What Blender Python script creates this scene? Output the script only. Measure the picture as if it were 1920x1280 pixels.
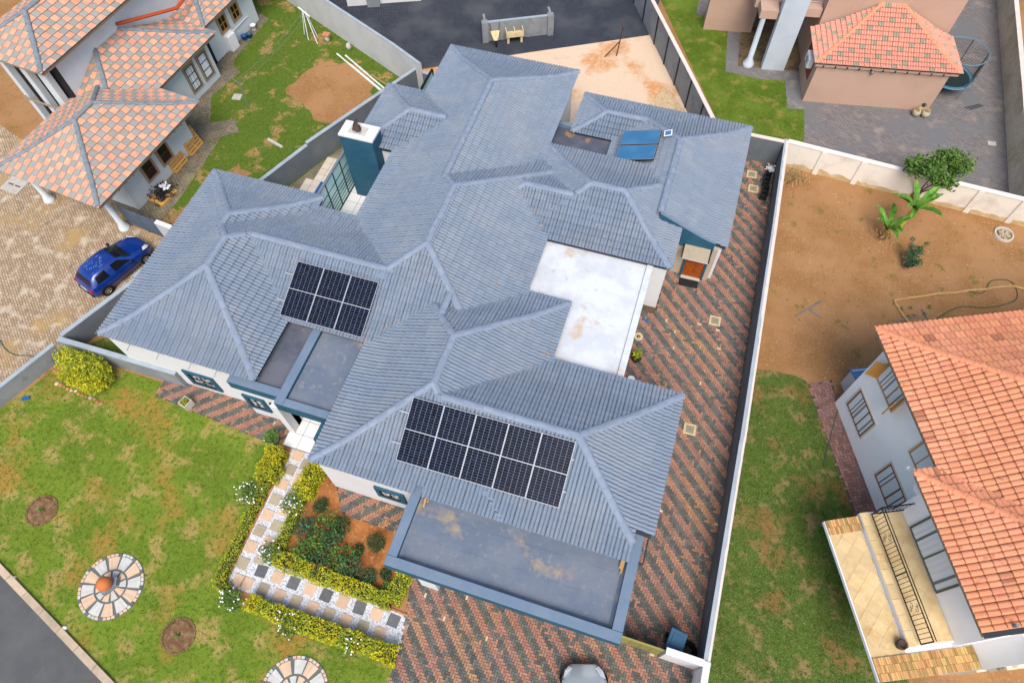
import bpy, bmesh, math, random
from mathutils import Vector, Matrix, noise
random.seed(7)
R = math.radians
SC = bpy.context.scene
COL = SC.collection
for _o in list(bpy.data.objects):
    bpy.data.objects.remove(_o)

# ------------------------------------------------------------------ camera
PIT, ROL, YAW, CAMZ = R(29.795), R(1.775), R(17.758), 25.5
dn = Vector((math.sin(ROL)*math.sin(PIT), math.cos(ROL)*math.sin(PIT), math.cos(PIT)))
e1 = (Vector((1, 0, 0)) - dn*dn.x).normalized()
e2 = dn.cross(e1)
xh = math.cos(YAW)*e1 + math.sin(YAW)*e2
yh = dn.cross(xh)
rows = (xh, -yh, -dn)
cd = bpy.data.cameras.new('camera')
cam = bpy.data.objects.new('camera', cd)
COL.objects.link(cam)
cd.sensor_width = 36
cd.lens = 36*1281.53/1920
cd.clip_start = 0.5
cd.clip_end = 2000
cam.matrix_world = Matrix([[rows[i][0], -rows[i][1], -rows[i][2], (0, 0, CAMZ)[i]] for i in range(3)] + [[0, 0, 0, 1]])
SC.camera = cam
CAMP = Vector((0, 0, CAMZ))

# ------------------------------------------------------------------ sky, sun, exposure
SUN_EL, SUN_AZ = R(56), R(160)
w = bpy.data.worlds.new('World')
SC.world = w
w.use_nodes = True
nt = w.node_tree
bg = nt.nodes['Background']
sky = nt.nodes.new('ShaderNodeTexSky')
sky.sky_type = 'NISHITA'
sky.sun_disc = False
sky.sun_elevation = SUN_EL
sky.sun_rotation = SUN_AZ
sky.air_density = 1.0
sky.dust_density = 3.0
sky.ozone_density = 1.0
nt.links.new(sky.outputs[0], bg.inputs[0])
bg.inputs[1].default_value = 0.10
sl = bpy.data.lights.new('sun', 'SUN')
sl.energy = 1.5
sl.angle = R(34)
sl.color = (1.0, 0.95, 0.88)
so = bpy.data.objects.new('sun', sl)
COL.objects.link(so)
so.rotation_euler = Vector((math.sin(SUN_AZ)*math.cos(SUN_EL), math.cos(SUN_AZ)*math.cos(SUN_EL), math.sin(SUN_EL))).to_track_quat('Z', 'Y').to_euler()
VS = SC.view_settings
VS.view_transform = 'Standard'
VS.look = 'None'
VS.gamma = 1
VS.use_curve_mapping = False
VS.exposure = 1.08

# ------------------------------------------------------------------ materials
MATS = {}
def mat(name, col, rough=0.85, var=0.0, patches=(), bump=None, metal=0.0, spec=0.12, coat=0.0, hue=0.0, trans=None):
    """patches: (scale, colour, lo, hi, detail) noise mixes in world space; bump: (scale, strength, distance)"""
    m = bpy.data.materials.new(name)
    m.use_nodes = True
    t = m.node_tree
    N, L = t.nodes, t.links
    b = N['Principled BSDF']
    b.inputs['Roughness'].default_value = rough
    b.inputs['Metallic'].default_value = metal
    b.inputs['Specular IOR Level'].default_value = spec
    b.inputs['Coat Weight'].default_value = coat
    rgb = N.new('ShaderNodeRGB')
    rgb.outputs[0].default_value = (*col, 1)
    cur = rgb.outputs[0]
    geo = N.new('ShaderNodeNewGeometry')
    for (sc, c2, lo, hi, det) in patches:
        n = N.new('ShaderNodeTexNoise')
        n.inputs['Scale'].default_value = sc
        n.inputs['Detail'].default_value = det
        n.inputs['Roughness'].default_value = 0.6
        L.new(geo.outputs['Position'], n.inputs['Vector'])
        r = N.new('ShaderNodeMapRange')
        r.inputs[1].default_value = lo
        r.inputs[2].default_value = hi
        r.clamp = True
        L.new(n.outputs[0], r.inputs[0])
        x = N.new('ShaderNodeMix')
        x.data_type = 'RGBA'
        L.new(r.outputs[0], x.inputs[0])
        L.new(cur, x.inputs[6])
        x.inputs[7].default_value = (*c2, 1)
        cur = x.outputs[2]
    if var or hue:
        oi = N.new('ShaderNodeObjectInfo')
        ad = N.new('ShaderNodeMath')
        ad.operation = 'ADD'
        L.new(oi.outputs['Random'], ad.inputs[0])
        L.new(geo.outputs['Random Per Island'], ad.inputs[1])
        fr = N.new('ShaderNodeMath')
        fr.operation = 'FRACT'
        L.new(ad.outputs[0], fr.inputs[0])
        mr = N.new('ShaderNodeMapRange')
        mr.inputs[3].default_value = 1-var
        mr.inputs[4].default_value = 1+var
        L.new(fr.outputs[0], mr.inputs[0])
        hs = N.new('ShaderNodeHueSaturation')
        L.new(mr.outputs[0], hs.inputs['Value'])
        if hue:
            mu = N.new('ShaderNodeMath')
            mu.operation = 'MULTIPLY'
            mu.inputs[1].default_value = 7.31
            L.new(fr.outputs[0], mu.inputs[0])
            f2 = N.new('ShaderNodeMath')
            f2.operation = 'FRACT'
            L.new(mu.outputs[0], f2.inputs[0])
            m2 = N.new('ShaderNodeMapRange')
            m2.inputs[3].default_value = 0.5-hue
            m2.inputs[4].default_value = 0.5+hue
            L.new(f2.outputs[0], m2.inputs[0])
            L.new(m2.outputs[0], hs.inputs['Hue'])
        L.new(cur, hs.inputs['Color'])
        cur = hs.outputs[0]
    L.new(cur, b.inputs['Base Color'])
    if bump:
        n = N.new('ShaderNodeTexNoise')
        n.inputs['Scale'].default_value = bump[0]
        n.inputs['Detail'].default_value = 4
        L.new(geo.outputs['Position'], n.inputs['Vector'])
        bp = N.new('ShaderNodeBump')
        bp.inputs['Strength'].default_value = bump[1]
        bp.inputs['Distance'].default_value = bump[2]
        L.new(n.outputs[0], bp.inputs['Height'])
        L.new(bp.outputs[0], b.inputs['Normal'])
    if trans:
        b.inputs['Transmission Weight'].default_value = trans
        b.inputs['IOR'].default_value = 1.1
    MATS[name] = m
    return m

def brickmat(name, ca, cb, cm, sx, sy, patches=(), rz=0.0, mortar=0.012, bumpd=0.006):
    """small pavers seen from far: a brick texture in world metres"""
    m = mat(name, ca, 0.9, patches=())
    t = m.node_tree
    N, L = t.nodes, t.links
    b = N['Principled BSDF']
    geo = N.new('ShaderNodeNewGeometry')
    mp = N.new('ShaderNodeMapping')
    mp.inputs['Rotation'].default_value[2] = rz
    L.new(geo.outputs['Position'], mp.inputs[0])
    br = N.new('ShaderNodeTexBrick')
    br.inputs['Color1'].default_value = (*ca, 1)
    br.inputs['Color2'].default_value = (*cb, 1)
    br.inputs['Mortar'].default_value = (*cm, 1)
    br.inputs['Scale'].default_value = 1
    br.inputs['Mortar Size'].default_value = mortar
    br.inputs['Brick Width'].default_value = sx
    br.inputs['Row Height'].default_value = sy
    br.inputs['Bias'].default_value = 0.0
    L.new(mp.outputs[0], br.inputs['Vector'])
    cur = br.outputs['Color']
    for (sc, c2, lo, hi, det) in patches:
        n = N.new('ShaderNodeTexNoise')
        n.inputs['Scale'].default_value = sc
        n.inputs['Detail'].default_value = det
        L.new(geo.outputs['Position'], n.inputs['Vector'])
        r = N.new('ShaderNodeMapRange')
        r.inputs[1].default_value = lo
        r.inputs[2].default_value = hi
        L.new(n.outputs[0], r.inputs[0])
        x = N.new('ShaderNodeMix')
        x.data_type = 'RGBA'
        L.new(r.outputs[0], x.inputs[0])
        L.new(cur, x.inputs[6])
        x.inputs[7].default_value = (*c2, 1)
        cur = x.outputs[2]
    L.new(cur, b.inputs['Base Color'])
    bp = N.new('ShaderNodeBump')
    bp.inputs['Distance'].default_value = bumpd
    bp.inputs['Strength'].default_value = 0.6
    bp.invert = True
    L.new(br.outputs['Fac'], bp.inputs['Height'])
    L.new(bp.outputs[0], b.inputs['Normal'])
    return m

# main house
mat('roof_tile', (0.165, 0.21, 0.272), 0.6, 0.06, [(0.5, (0.19, 0.225, 0.275), .45, .6, 4), (11, (0.235, 0.225, 0.22), .62, .72, 3)], spec=.35)
mat('ridge_cap', (0.195, 0.24, 0.315), 0.65, 0.10, [(2.2, (0.21, 0.25, 0.31), .45, .6, 4)], (40, .2, .01))
mat('roof_deck', (0.04, 0.045, 0.055), 0.9)
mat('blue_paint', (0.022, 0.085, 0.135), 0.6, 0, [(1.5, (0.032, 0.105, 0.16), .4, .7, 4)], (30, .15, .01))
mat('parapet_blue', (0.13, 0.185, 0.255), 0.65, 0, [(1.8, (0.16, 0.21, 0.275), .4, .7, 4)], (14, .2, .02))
mat('membrane', (0.12, 0.15, 0.20), 0.6, 0, [(0.9, (0.15, 0.175, 0.215), .42, .58, 5), (0.7, (0.30, 0.235, 0.17), .575, .66, 7), (4, (0.19, 0.20, 0.22), .58, .66, 5)], (2.6, .5, .06))
mat('membrane_dark', (0.075, 0.085, 0.115), 0.7, 0, [(0.8, (0.12, 0.125, 0.15), .42, .58, 5), (0.9, (0.28, 0.17, 0.09), .56, .63, 7)], (4, .4, .04))
mat('white_membrane', (0.56, 0.59, 0.62), 0.7, 0, [(0.9, (0.49, 0.515, 0.545), .45, .58, 6), (0.62, (0.50, 0.38, 0.27), .615, .69, 7), (1.7, (0.44, 0.42, 0.40), .61, .69, 6)], (2.0, .5, .05))
mat('white_wall', (0.62, 0.62, 0.62), 0.85, 0, [(0.8, (0.60, 0.58, 0.55), .5, .8, 5)], (20, .15, .01))
mat('beige_wall', (0.44, 0.38, 0.29), 0.88, 0, [(1.2, (0.36, 0.31, 0.23), .45, .75, 5)], (20, .2, .01))
mat('glass_dark', (0.008, 0.010, 0.012), 0.1, spec=.35)
mat('window_blind', (0.5, 0.5, 0.47), 0.5, 0, [(6, (0.03, 0.03, 0.03), .5, .56, 2)])
mat('panel_cell', (0.004, 0.008, 0.022), 0.25, 0.35, spec=.04)
mat('panel_line', (0.30, 0.32, 0.35), 0.5, spec=.1)
mat('aluminium', (0.42, 0.44, 0.48), 0.5, metal=.2)
mat('collector', (0.035, 0.14, 0.28), 0.12, 0, [(1.2, (0.05, 0.18, 0.33), .4, .7, 2)], spec=.7)
mat('black_metal', (0.015, 0.016, 0.018), 0.45)
mat('white_tile', (0.72, 0.72, 0.71), 0.35, 0.06)
mat('cream_tile', (0.55, 0.50, 0.42), 0.5, 0.10)
mat('mint_glass', (0.50, 0.78, 0.76), 0.15, 0, spec=.4)
mat('pool_water', (0.01, 0.10, 0.30), 0.06, spec=.6)
mat('wood_orange', (0.36, 0.085, 0.015), 0.5, 0, [(8, (0.22, 0.05, 0.01), .4, .7, 3)])
mat('raw_timber', (0.52, 0.32, 0.14), 0.8, 0.15, [(9, (0.38, 0.22, 0.09), .4, .7, 3)])
mat('terracotta_bit', (0.52, 0.24, 0.09), 0.9, 0.25)
# walls and ground
mat('boundary_grey', (0.20, 0.215, 0.225), 0.9, 0, [(1.0, (0.26, 0.27, 0.275), .4, .7, 5), (2.5, (0.15, 0.16, 0.165), .55, .75, 4)], (18, .25, .01))
mat('boundary_dark', (0.115, 0.132, 0.145), 0.9, 0, [(0.9, (0.15, 0.165, 0.175), .4, .7, 5)], (18, .25, .01))
mat('wall_top', (0.33, 0.38, 0.42), 0.9, 0, [(2.0, (0.27, 0.315, 0.35), .4, .7, 5)], (25, .2, .01))
mat('peeled_top', (0.66, 0.56, 0.49), 0.9, 0, [(3.0, (0.55, 0.50, 0.46), .45, .7, 5)], (25, .2, .01))
mat('cream_wall', (0.76, 0.70, 0.61), 0.9, 0, [(0.9, (0.56, 0.50, 0.42), .5, .75, 5)], (20, .2, .01))
mat('pale_wall', (0.50, 0.51, 0.50), 0.9, 0, [(1.1, (0.42, 0.43, 0.42), .45, .75, 5)], (20, .2, .01))
mat('mossy_wall', (0.60, 0.53, 0.40), 0.9, 0, [(0.8, (0.42, 0.37, 0.24), .45, .6, 6), (4, (0.5, 0.46, 0.36), .45, .6, 4)], (20, .3, .01))
mat('soil', (0.33, 0.175, 0.078), 0.95, 0, [(0.45, (0.265, 0.132, 0.05), .42, .58, 7), (9, (0.335, 0.185, 0.08), .5, .68, 5), (22, (0.42, 0.28, 0.15), .60, .68, 3), (1.1, (0.17, 0.13, 0.03), .60, .68, 7)], (16, .6, .03))
mat('bed_soil', (0.36, 0.145, 0.045), 0.95, 0, [(1.2, (0.24, 0.085, 0.028), .4, .65, 6), (7, (0.44, 0.22, 0.09), .5, .72, 4)], (14, .8, .04))
mat('sand', (0.62, 0.47, 0.34), 0.95, 0, [(0.3, (0.54, 0.26, 0.105), .53, .62, 6), (5, (0.58, 0.44, 0.31), .45, .75, 5)], (14, .5, .03))
mat('gravelly', (0.50, 0.36, 0.21), 0.95, 0, [(8, (0.62, 0.52, 0.38), .5, .7, 3), (3, (0.36, 0.24, 0.12), .5, .7, 4)], (20, .8, .04))
GR = [(0.35, (0.12, 0.185, 0.017), .44, .58, 7), (1.0, (0.36, 0.27, 0.085), .51, .62, 7), (0.28, (0.34, 0.20, 0.045), .53, .62, 7), (6, (0.08, 0.145, 0.012), .5, .62, 5), (30, (0.20, 0.24, 0.045), .54, .66, 3)]
mat('lawn', (0.155, 0.228, 0.022), 0.95, 0, GR, (45, .9, .04))
mat('lawn_blade', (0.175, 0.25, 0.022), 0.8, 0.35, GR[:3])
GD = [(0.6, (0.085, 0.145, 0.016), .42, .56, 7), (0.8, (0.36, 0.22, 0.09), .545, .61, 7), (7, (0.06, 0.11, 0.012), .5, .62, 4), (26, (0.20, 0.22, 0.05), .54, .66, 3)]
mat('yard_grass', (0.085, 0.145, 0.014), 0.95, 0, GD, (40, .9, .04))
mat('yard_blade', (0.09, 0.155, 0.016), 0.8, 0.4, GD[:2])
GT = [(0.6, (0.085, 0.14, 0.014), .42, .58, 7), (1.3, (0.24, 0.20, 0.05), .54, .66, 6), (26, (0.15, 0.22, 0.03), .56, .74, 3)]
mat('bright_grass', (0.125, 0.185, 0.022), 0.95, 0, GT, (40, .9, .04))
mat('bright_blade', (0.135, 0.20, 0.024), 0.8, 0.4, GT[:2])
GX = [(0.5, (0.065, 0.115, 0.018), .42, .56, 7), (1.4, (0.24, 0.18, 0.07), .525, .63, 7), (0.5, (0.22, 0.125, 0.04), .55, .64, 7), (5, (0.05, 0.09, 0.012), .52, .62, 5), (28, (0.27, 0.235, 0.11), .56, .66, 3)]
mat('dry_lawn', (0.075, 0.13, 0.018), 0.95, 0, GX, (40, .9, .04))
mat('dry_blade', (0.075, 0.13, 0.018), 0.8, 0.4, GX[:2])
mat('asphalt', (0.085, 0.088, 0.09), 0.95, 0, [(1.0, (0.11, 0.112, 0.112), .4, .7, 5), (60, (0.16, 0.16, 0.155), .6, .75, 2), (0.7, (0.2, 0.19, 0.17), .74, .85, 5)], (90, .4, .01))
mat('kerb', (0.46, 0.36, 0.26), 0.9, 0.12, [(3, (0.36, 0.28, 0.2), .45, .7, 4)], (30, .3, .01))
mat('paver_red', (0.355, 0.178, 0.122), 0.9, 0.15, [(0.5, (0.30, 0.165, 0.125), .42, .56, 5), (0.35, (0.36, 0.205, 0.11), .53, .66, 5), (1.6, (0.22, 0.14, 0.10), .58, .66, 6)], (50, .3, .004), hue=.012)
mat('paver_grey', (0.12, 0.122, 0.108), 0.9, 0.26, [(0.5, (0.10, 0.105, 0.105), .45, .65, 4), (3, (0.16, 0.145, 0.10), .55, .7, 4)], (50, .3, .004))
mat('paver_pale', (0.52, 0.42, 0.28), 0.9, 0.15)
mat('paver_bed', (0.085, 0.065, 0.045), 0.95, 0, [(4, (0.14, 0.10, 0.06), .45, .7, 4)])
mat('paver_plum', (0.27, 0.145, 0.115), 0.9, 0.22, [(2, (0.22, 0.13, 0.12), .45, .65, 4)], (50, .3, .004))
brickmat('tan_paving', (0.44, 0.335, 0.225), (0.30, 0.215, 0.145), (0.16, 0.11, 0.06), .22, .11, [(0.5, (0.38, 0.25, 0.10), .56, .72, 6), (1.8, (0.5, 0.42, 0.32), .52, .72, 5), (2.2, (0.16, 0.15, 0.09), .62, .74, 6)], R(40))
brickmat('dark_paving', (0.055, 0.062, 0.078), (0.04, 0.046, 0.060), (0.015, 0.018, 0.024), .22, .11, [(0.5, (0.07, 0.075, 0.085), .45, .7, 5)], R(25))
brickmat('grey_paving', (0.225, 0.205, 0.20), (0.165, 0.15, 0.15), (0.09, 0.08, 0.075), .22, .11, [(0.45, (0.15, 0.15, 0.155), .45, .65, 5), (1.2, (0.27, 0.23, 0.19), .56, .74, 5)], R(12))
brickmat('old_paving', (0.25, 0.21, 0.155), (0.18, 0.15, 0.115), (0.07, 0.06, 0.035), .22, .11, [(1.2, (0.28, 0.22, 0.15), .5, .7, 5)], R(-6))
mat('concrete', (0.46, 0.44, 0.39), 0.9, 0.08, [(3, (0.38, 0.35, 0.3), .45, .7, 5)], (30, .3, .01))
mat('drain_yellow', (0.52, 0.43, 0.25), 0.9, 0, [(6, (0.40, 0.33, 0.2), .45, .7, 4)])
mat('drain_lid', (0.25, 0.22, 0.15), 0.9)
mat('gravel_white', (0.60, 0.61, 0.63), 0.9, 0.45, [(30, (0.36, 0.37, 0.40), .52, .62, 2)], (40, 1, .03))
mat('stone_beige', (0.60, 0.42, 0.29), 0.85, 0.10, [(6, (0.52, 0.37, 0.26), .45, .7, 4)])
mat('stone_olive', (0.38, 0.32, 0.23), 0.85, 0.12, [(6, (0.32, 0.28, 0.2), .45, .7, 4)])
mat('stone_dark', (0.115, 0.12, 0.125), 0.85, 0.12, [(6, (0.15, 0.15, 0.15), .45, .7, 4)])
mat('stone_grey', (0.50, 0.49, 0.46), 0.85, 0.08, [(6, (0.43, 0.42, 0.4), .45, .7, 4)])
mat('grout', (0.12, 0.14, 0.13), 0.95)
mat('brick_edge', (0.40, 0.17, 0.09), 0.9, 0.25)
mat('terracotta', (0.50, 0.155, 0.055), 0.75, 0, [(4, (0.42, 0.13, 0.05), .45, .7, 4)])
# plants
def leafm(name, col, c2, var=.35, hue=.02):
    mat(name, col, 0.6, var, [(2.5, c2, .42, .62, 4)], spec=.25, hue=hue)
leafm('leaf_gold', (0.44, 0.40, 0.012), (0.24, 0.28, 0.015), .5)
leafm('leaf_lime', (0.36, 0.38, 0.02), (0.20, 0.25, 0.02), .40)
leafm('leaf_mid', (0.10, 0.19, 0.026), (0.055, 0.115, 0.018), .45)
leafm('leaf_dark', (0.032, 0.075, 0.018), (0.02, 0.048, 0.012), .45)
leafm('leaf_blue', (0.05, 0.115, 0.045), (0.03, 0.07, 0.03), .45)
leafm('leaf_banana', (0.10, 0.24, 0.022), (0.06, 0.15, 0.015), .35)
mat('petal_white', (0.82, 0.82, 0.8), 0.7)
mat('petal_red', (0.48, 0.012, 0.03), 0.6)
mat('bark', (0.17, 0.12, 0.075), 0.9)
mat('dry_stalk', (0.40, 0.27, 0.12), 0.9, 0.4)
mat('twig_core', (0.05, 0.055, 0.02), 0.95)
# neighbours
mat('L_orange', (0.58, 0.285, 0.185), 0.85, 0.08, [(3, (0.68, 0.34, 0.23), .45, .6, 4)], (40, .3, .005))
mat('L_grey', (0.285, 0.275, 0.25), 0.85, 0.08, [(3, (0.29, 0.28, 0.25), .45, .7, 4)], (40, .3, .005))
mat('L_cap', (0.19, 0.225, 0.25), 0.85, 0.08, [(4, (0.14, 0.165, 0.185), .45, .7, 4)])
mat('L_wall', (0.56, 0.61, 0.63), 0.88, 0, [(0.8, (0.50, 0.54, 0.555), .45, .75, 5)], (20, .2, .01))
mat('surround_tan', (0.30, 0.235, 0.165), 0.85)
mat('R_tile', (0.58, 0.235, 0.125), 0.85, 0.10, [(0.5, (0.63, 0.27, 0.155), .42, .58, 4), (4, (0.44, 0.175, 0.10), .58, .66, 4)], (40, .3, .005), hue=.006)
mat('R_tile_dark', (0.42, 0.175, 0.10), 0.85, 0.25)
mat('R_wall', (0.86, 0.86, 0.86), 0.88, 0, [(0.7, (0.80, 0.79, 0.78), .45, .75, 5)], (20, .15, .01))
mat('curtain', (0.64, 0.68, 0.70), 0.7)
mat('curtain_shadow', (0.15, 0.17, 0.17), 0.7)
mat('frame_brown', (0.19, 0.045, 0.018), 0.5)
mat('frame_ochre', (0.42, 0.21, 0.055), 0.5)
mat('frame_green', (0.10, 0.115, 0.075), 0.5)
mat('reveal', (0.56, 0.49, 0.37), 0.85)
mat('sandstone', (0.60, 0.45, 0.24), 0.85, 0.10, [(1.5, (0.48, 0.33, 0.15), .42, .7, 5), (8, (0.6, 0.46, 0.26), .5, .7, 4)])
mat('clad_brick', (0.48, 0.26, 0.105), 0.9, 0.35, [(3, (0.38, 0.27, 0.10), .45, .65, 4)])
mat('sooty_plaster', (0.56, 0.50, 0.38), 0.9, 0, [(2.5, (0.20, 0.13, 0.06), .48, .62, 6)])
mat('P_wall', (0.47, 0.315, 0.235), 0.9, 0, [(0.7, (0.43, 0.285, 0.21), .45, .7, 5)], (18, .25, .01))
mat('P_pink', (0.60, 0.275, 0.20), 0.85, 0.10, (), (40, .3, .005))
mat('P_green', (0.29, 0.275, 0.20), 0.85, 0.12)
mat('P_cap', (0.62, 0.25, 0.135), 0.85, 0.10)
mat('red_flash', (0.42, 0.075, 0.03), 0.7)
mat('pale_blue_wall', (0.47, 0.52, 0.57), 0.85, 0, [(1, (0.42, 0.46, 0.5), .45, .7, 4)])
brickmat('slate_walk', (0.17, 0.115, 0.055), (0.10, 0.075, 0.045), (0.20, 0.155, 0.08), .34, .34, [(1.5, (0.05, 0.045, 0.035), .5, .7, 5)], R(10))
# vehicles and bits
mat('car_blue', (0.003, 0.026, 0.19), 0.22, 0, [(1.4, (0.004, 0.04, 0.25), .4, .7, 3)], metal=.1, spec=.5, coat=.6)
mat('car_silver', (0.47, 0.53, 0.57), 0.25, metal=.4, spec=.6, coat=.8)
mat('tyre', (0.012, 0.012, 0.012), 0.9)
mat('rim', (0.45, 0.45, 0.46), 0.3, metal=.8)
mat('lamp_clear', (0.6, 0.63, 0.66), 0.1, spec=.8)
mat('lamp_red', (0.45, 0.012, 0.012), 0.2)
mat('trim_black', (0.02, 0.021, 0.024), 0.5)
mat('bin_blue', (0.04, 0.10, 0.17), 0.5)
mat('plastic_white', (0.72, 0.72, 0.74), 0.5)
mat('plastic_blue', (0.02, 0.10, 0.30), 0.5)
mat('rust', (0.07, 0.045, 0.035), 0.8)
mat('steel_grey', (0.25, 0.27, 0.29), 0.5, metal=.5)
mat('gate_olive', (0.26, 0.24, 0.075), 0.6, 0.08)
mat('gate_blue', (0.085, 0.115, 0.155), 0.6, 0.12)
mat('pvc', (0.62, 0.68, 0.62), 0.5, 0, [(3, (0.5, 0.55, 0.48), .45, .7, 3)])
mat('hose', (0.05, 0.10, 0.06), 0.6)
mat('net_black', (0.02, 0.035, 0.035), 0.8)
mat('tramp_blue', (0.10, 0.24, 0.33), 0.6)
mat('tarp', (0.025, 0.028, 0.032), 0.35, 0.3)
mat('pallet', (0.56, 0.30, 0.08), 0.8, 0.2)
mat('trough', (0.60, 0.50, 0.29), 0.85, 0, [(6, (0.45, 0.36, 0.2), .45, .7, 4)])

# ------------------------------------------------------------------ helpers
class MB:
    def __init__(s):
        s.v, s.f, s.m = [], [], []
    def face(s, pts, m=0):
        n = len(s.v)
        s.v += [tuple(p) for p in pts]
        s.f.append(tuple(range(n, n+len(pts))))
        s.m.append(m)
    def add(s, vs, fs, m=0):
        n = len(s.v)
        s.v += [tuple(p) for p in vs]
        for f in fs:
            s.f.append(tuple(i+n for i in f))
            s.m.append(m)
    def box(s, x0, x1, y0, y1, z0, z1, m=0, mx=None):
        vs = [(x, y, z) for z in (z0, z1) for x, y in ((x0, y0), (x1, y0), (x1, y1), (x0, y1))]
        if mx is not None:
            vs = [tuple(mx @ Vector(p)) for p in vs]
        s.add(vs, [(3, 2, 1, 0), (4, 5, 6, 7), (0, 1, 5, 4), (1, 2, 6, 5), (2, 3, 7, 6), (3, 0, 4, 7)], m)
        return s
    def prism(s, poly, z0, z1, m=0, mside=None, bottom=False):
        a = sum(poly[i][0]*poly[(i+1) % len(poly)][1]-poly[(i+1) % len(poly)][0]*poly[i][1] for i in range(len(poly)))
        if a < 0:
            poly = poly[::-1]
        n = len(poly)
        s.face([(p[0], p[1], z1) for p in poly], m)
        for i in range(n):
            p, q = poly[i], poly[(i+1) % n]
            s.face([(p[0], p[1], z0), (q[0], q[1], z0), (q[0], q[1], z1), (p[0], p[1], z1)], m if mside is None else mside)
        if bottom:
            s.face([(p[0], p[1], z0) for p in poly[::-1]], m)
        return s
    def tube(s, pts, r, n=8, m=0, caps=True):
        pts = [Vector(p) for p in pts]
        rs = r if isinstance(r, (list, tuple)) else [r]*len(pts)
        base = len(s.v)
        for i, p in enumerate(pts):
            d = (pts[min(i+1, len(pts)-1)]-pts[max(i-1, 0)]).normalized()
            a = d.cross(Vector((0, 0, 1)))
            if a.length < .05:
                a = d.cross(Vector((1, 0, 0)))
            a.normalize()
            b = d.cross(a)
            for k in range(n):
                t = 2*math.pi*k/n
                s.v.append(tuple(p+(a*math.cos(t)+b*math.sin(t))*rs[i]))
        for i in range(len(pts)-1):
            for k in range(n):
                k2 = (k+1) % n
                s.f.append((base+i*n+k, base+i*n+k2, base+(i+1)*n+k2, base+(i+1)*n+k))
                s.m.append(m)
        if caps:
            s.f.append(tuple(base+k for k in range(n)))
            s.m.append(m)
            s.f.append(tuple(base+(len(pts)-1)*n+k for k in range(n))[::-1])
            s.m.append(m)
        return s
    def lathe(s, prof, n=16, c=(0, 0, 0), m=0):
        base = len(s.v)
        for r, z in prof:
            for k in range(n):
                t = 2*math.pi*k/n
                s.v.append((c[0]+r*math.cos(t), c[1]+r*math.sin(t), c[2]+z))
        for i in range(len(prof)-1):
            for k in range(n):
                k2 = (k+1) % n
                s.f.append((base+i*n+k, base+i*n+k2, base+(i+1)*n+k2, base+(i+1)*n+k))
                s.m.append(m)
        return s
    def build(s, name, mats, parent=None, loc=None, rz=0, smooth=False, bevel=0):
        me = bpy.data.meshes.new(name)
        me.from_pydata(s.v, [], s.f)
        for k in ([mats] if isinstance(mats, str) else mats):
            me.materials.append(MATS[k])
        me.polygons.foreach_set('material_index', s.m)
        if smooth:
            me.polygons.foreach_set('use_smooth', [True]*len(s.f))
        me.update()
        o = bpy.data.objects.new(name, me)
        COL.objects.link(o)
        if parent:
            o.parent = parent
        if loc is not None:
            o.location = loc
        o.rotation_euler[2] = rz
        if bevel:
            b = o.modifiers.new('bevel', 'BEVEL')
            b.width = bevel
            b.segments = 2
            b.limit_method = 'ANGLE'
        return o

def tag(o, label=None, cat=None, group=None, kind=None):
    if label:
        o['label'] = label
    if cat:
        o['category'] = cat
    if group:
        o['group'] = group
    if kind:
        o['kind'] = kind
    return o
def thing(name, label, cat, loc=(0, 0, 0), rz=0, group=None):
    o = bpy.data.objects.new(name, None)
    o.empty_display_size = .3
    COL.objects.link(o)
    o.location = loc
    o.rotation_euler[2] = rz
    return tag(o, label, cat, group)
def inst(me, name, parent, mx):
    o = bpy.data.objects.new(name, me)
    COL.objects.link(o)
    o.parent = parent
    o.matrix_local = mx
    return o
def inpoly(x, y, P):
    c = False
    j = len(P)-1
    for i in range(len(P)):
        if (P[i][1] > y) != (P[j][1] > y) and x < (P[j][0]-P[i][0])*(y-P[i][1])/(P[j][1]-P[i][1])+P[i][0]:
            c = not c
        j = i
    return c
def sheet(name, poly, z, m, kind='structure'):
    mb = MB()
    a = sum(poly[i][0]*poly[(i+1) % len(poly)][1]-poly[(i+1) % len(poly)][0]*poly[i][1] for i in range(len(poly)))
    mb.face([(p[0], p[1], z) for p in (poly if a > 0 else poly[::-1])])
    return tag(mb.build(name, m), kind=kind)
def rag(poly, step=.35, amp=.12, seed=0):
    """uneven outline for ground patches"""
    out = []
    for i in range(len(poly)):
        a, b = Vector(poly[i]), Vector(poly[(i+1) % len(poly)])
        n = max(1, int((b-a).length/step))
        d = (b-a).normalized()
        for k in range(n):
            p = a.lerp(b, k/n)
            q = noise.noise((p.x*1.7+seed, p.y*1.7, seed*3.1))*amp + noise.noise((p.x*5+seed, p.y*5, 9))*amp*.6
            out.append((p.x-d.y*q, p.y+d.x*q))
    return out

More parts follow.
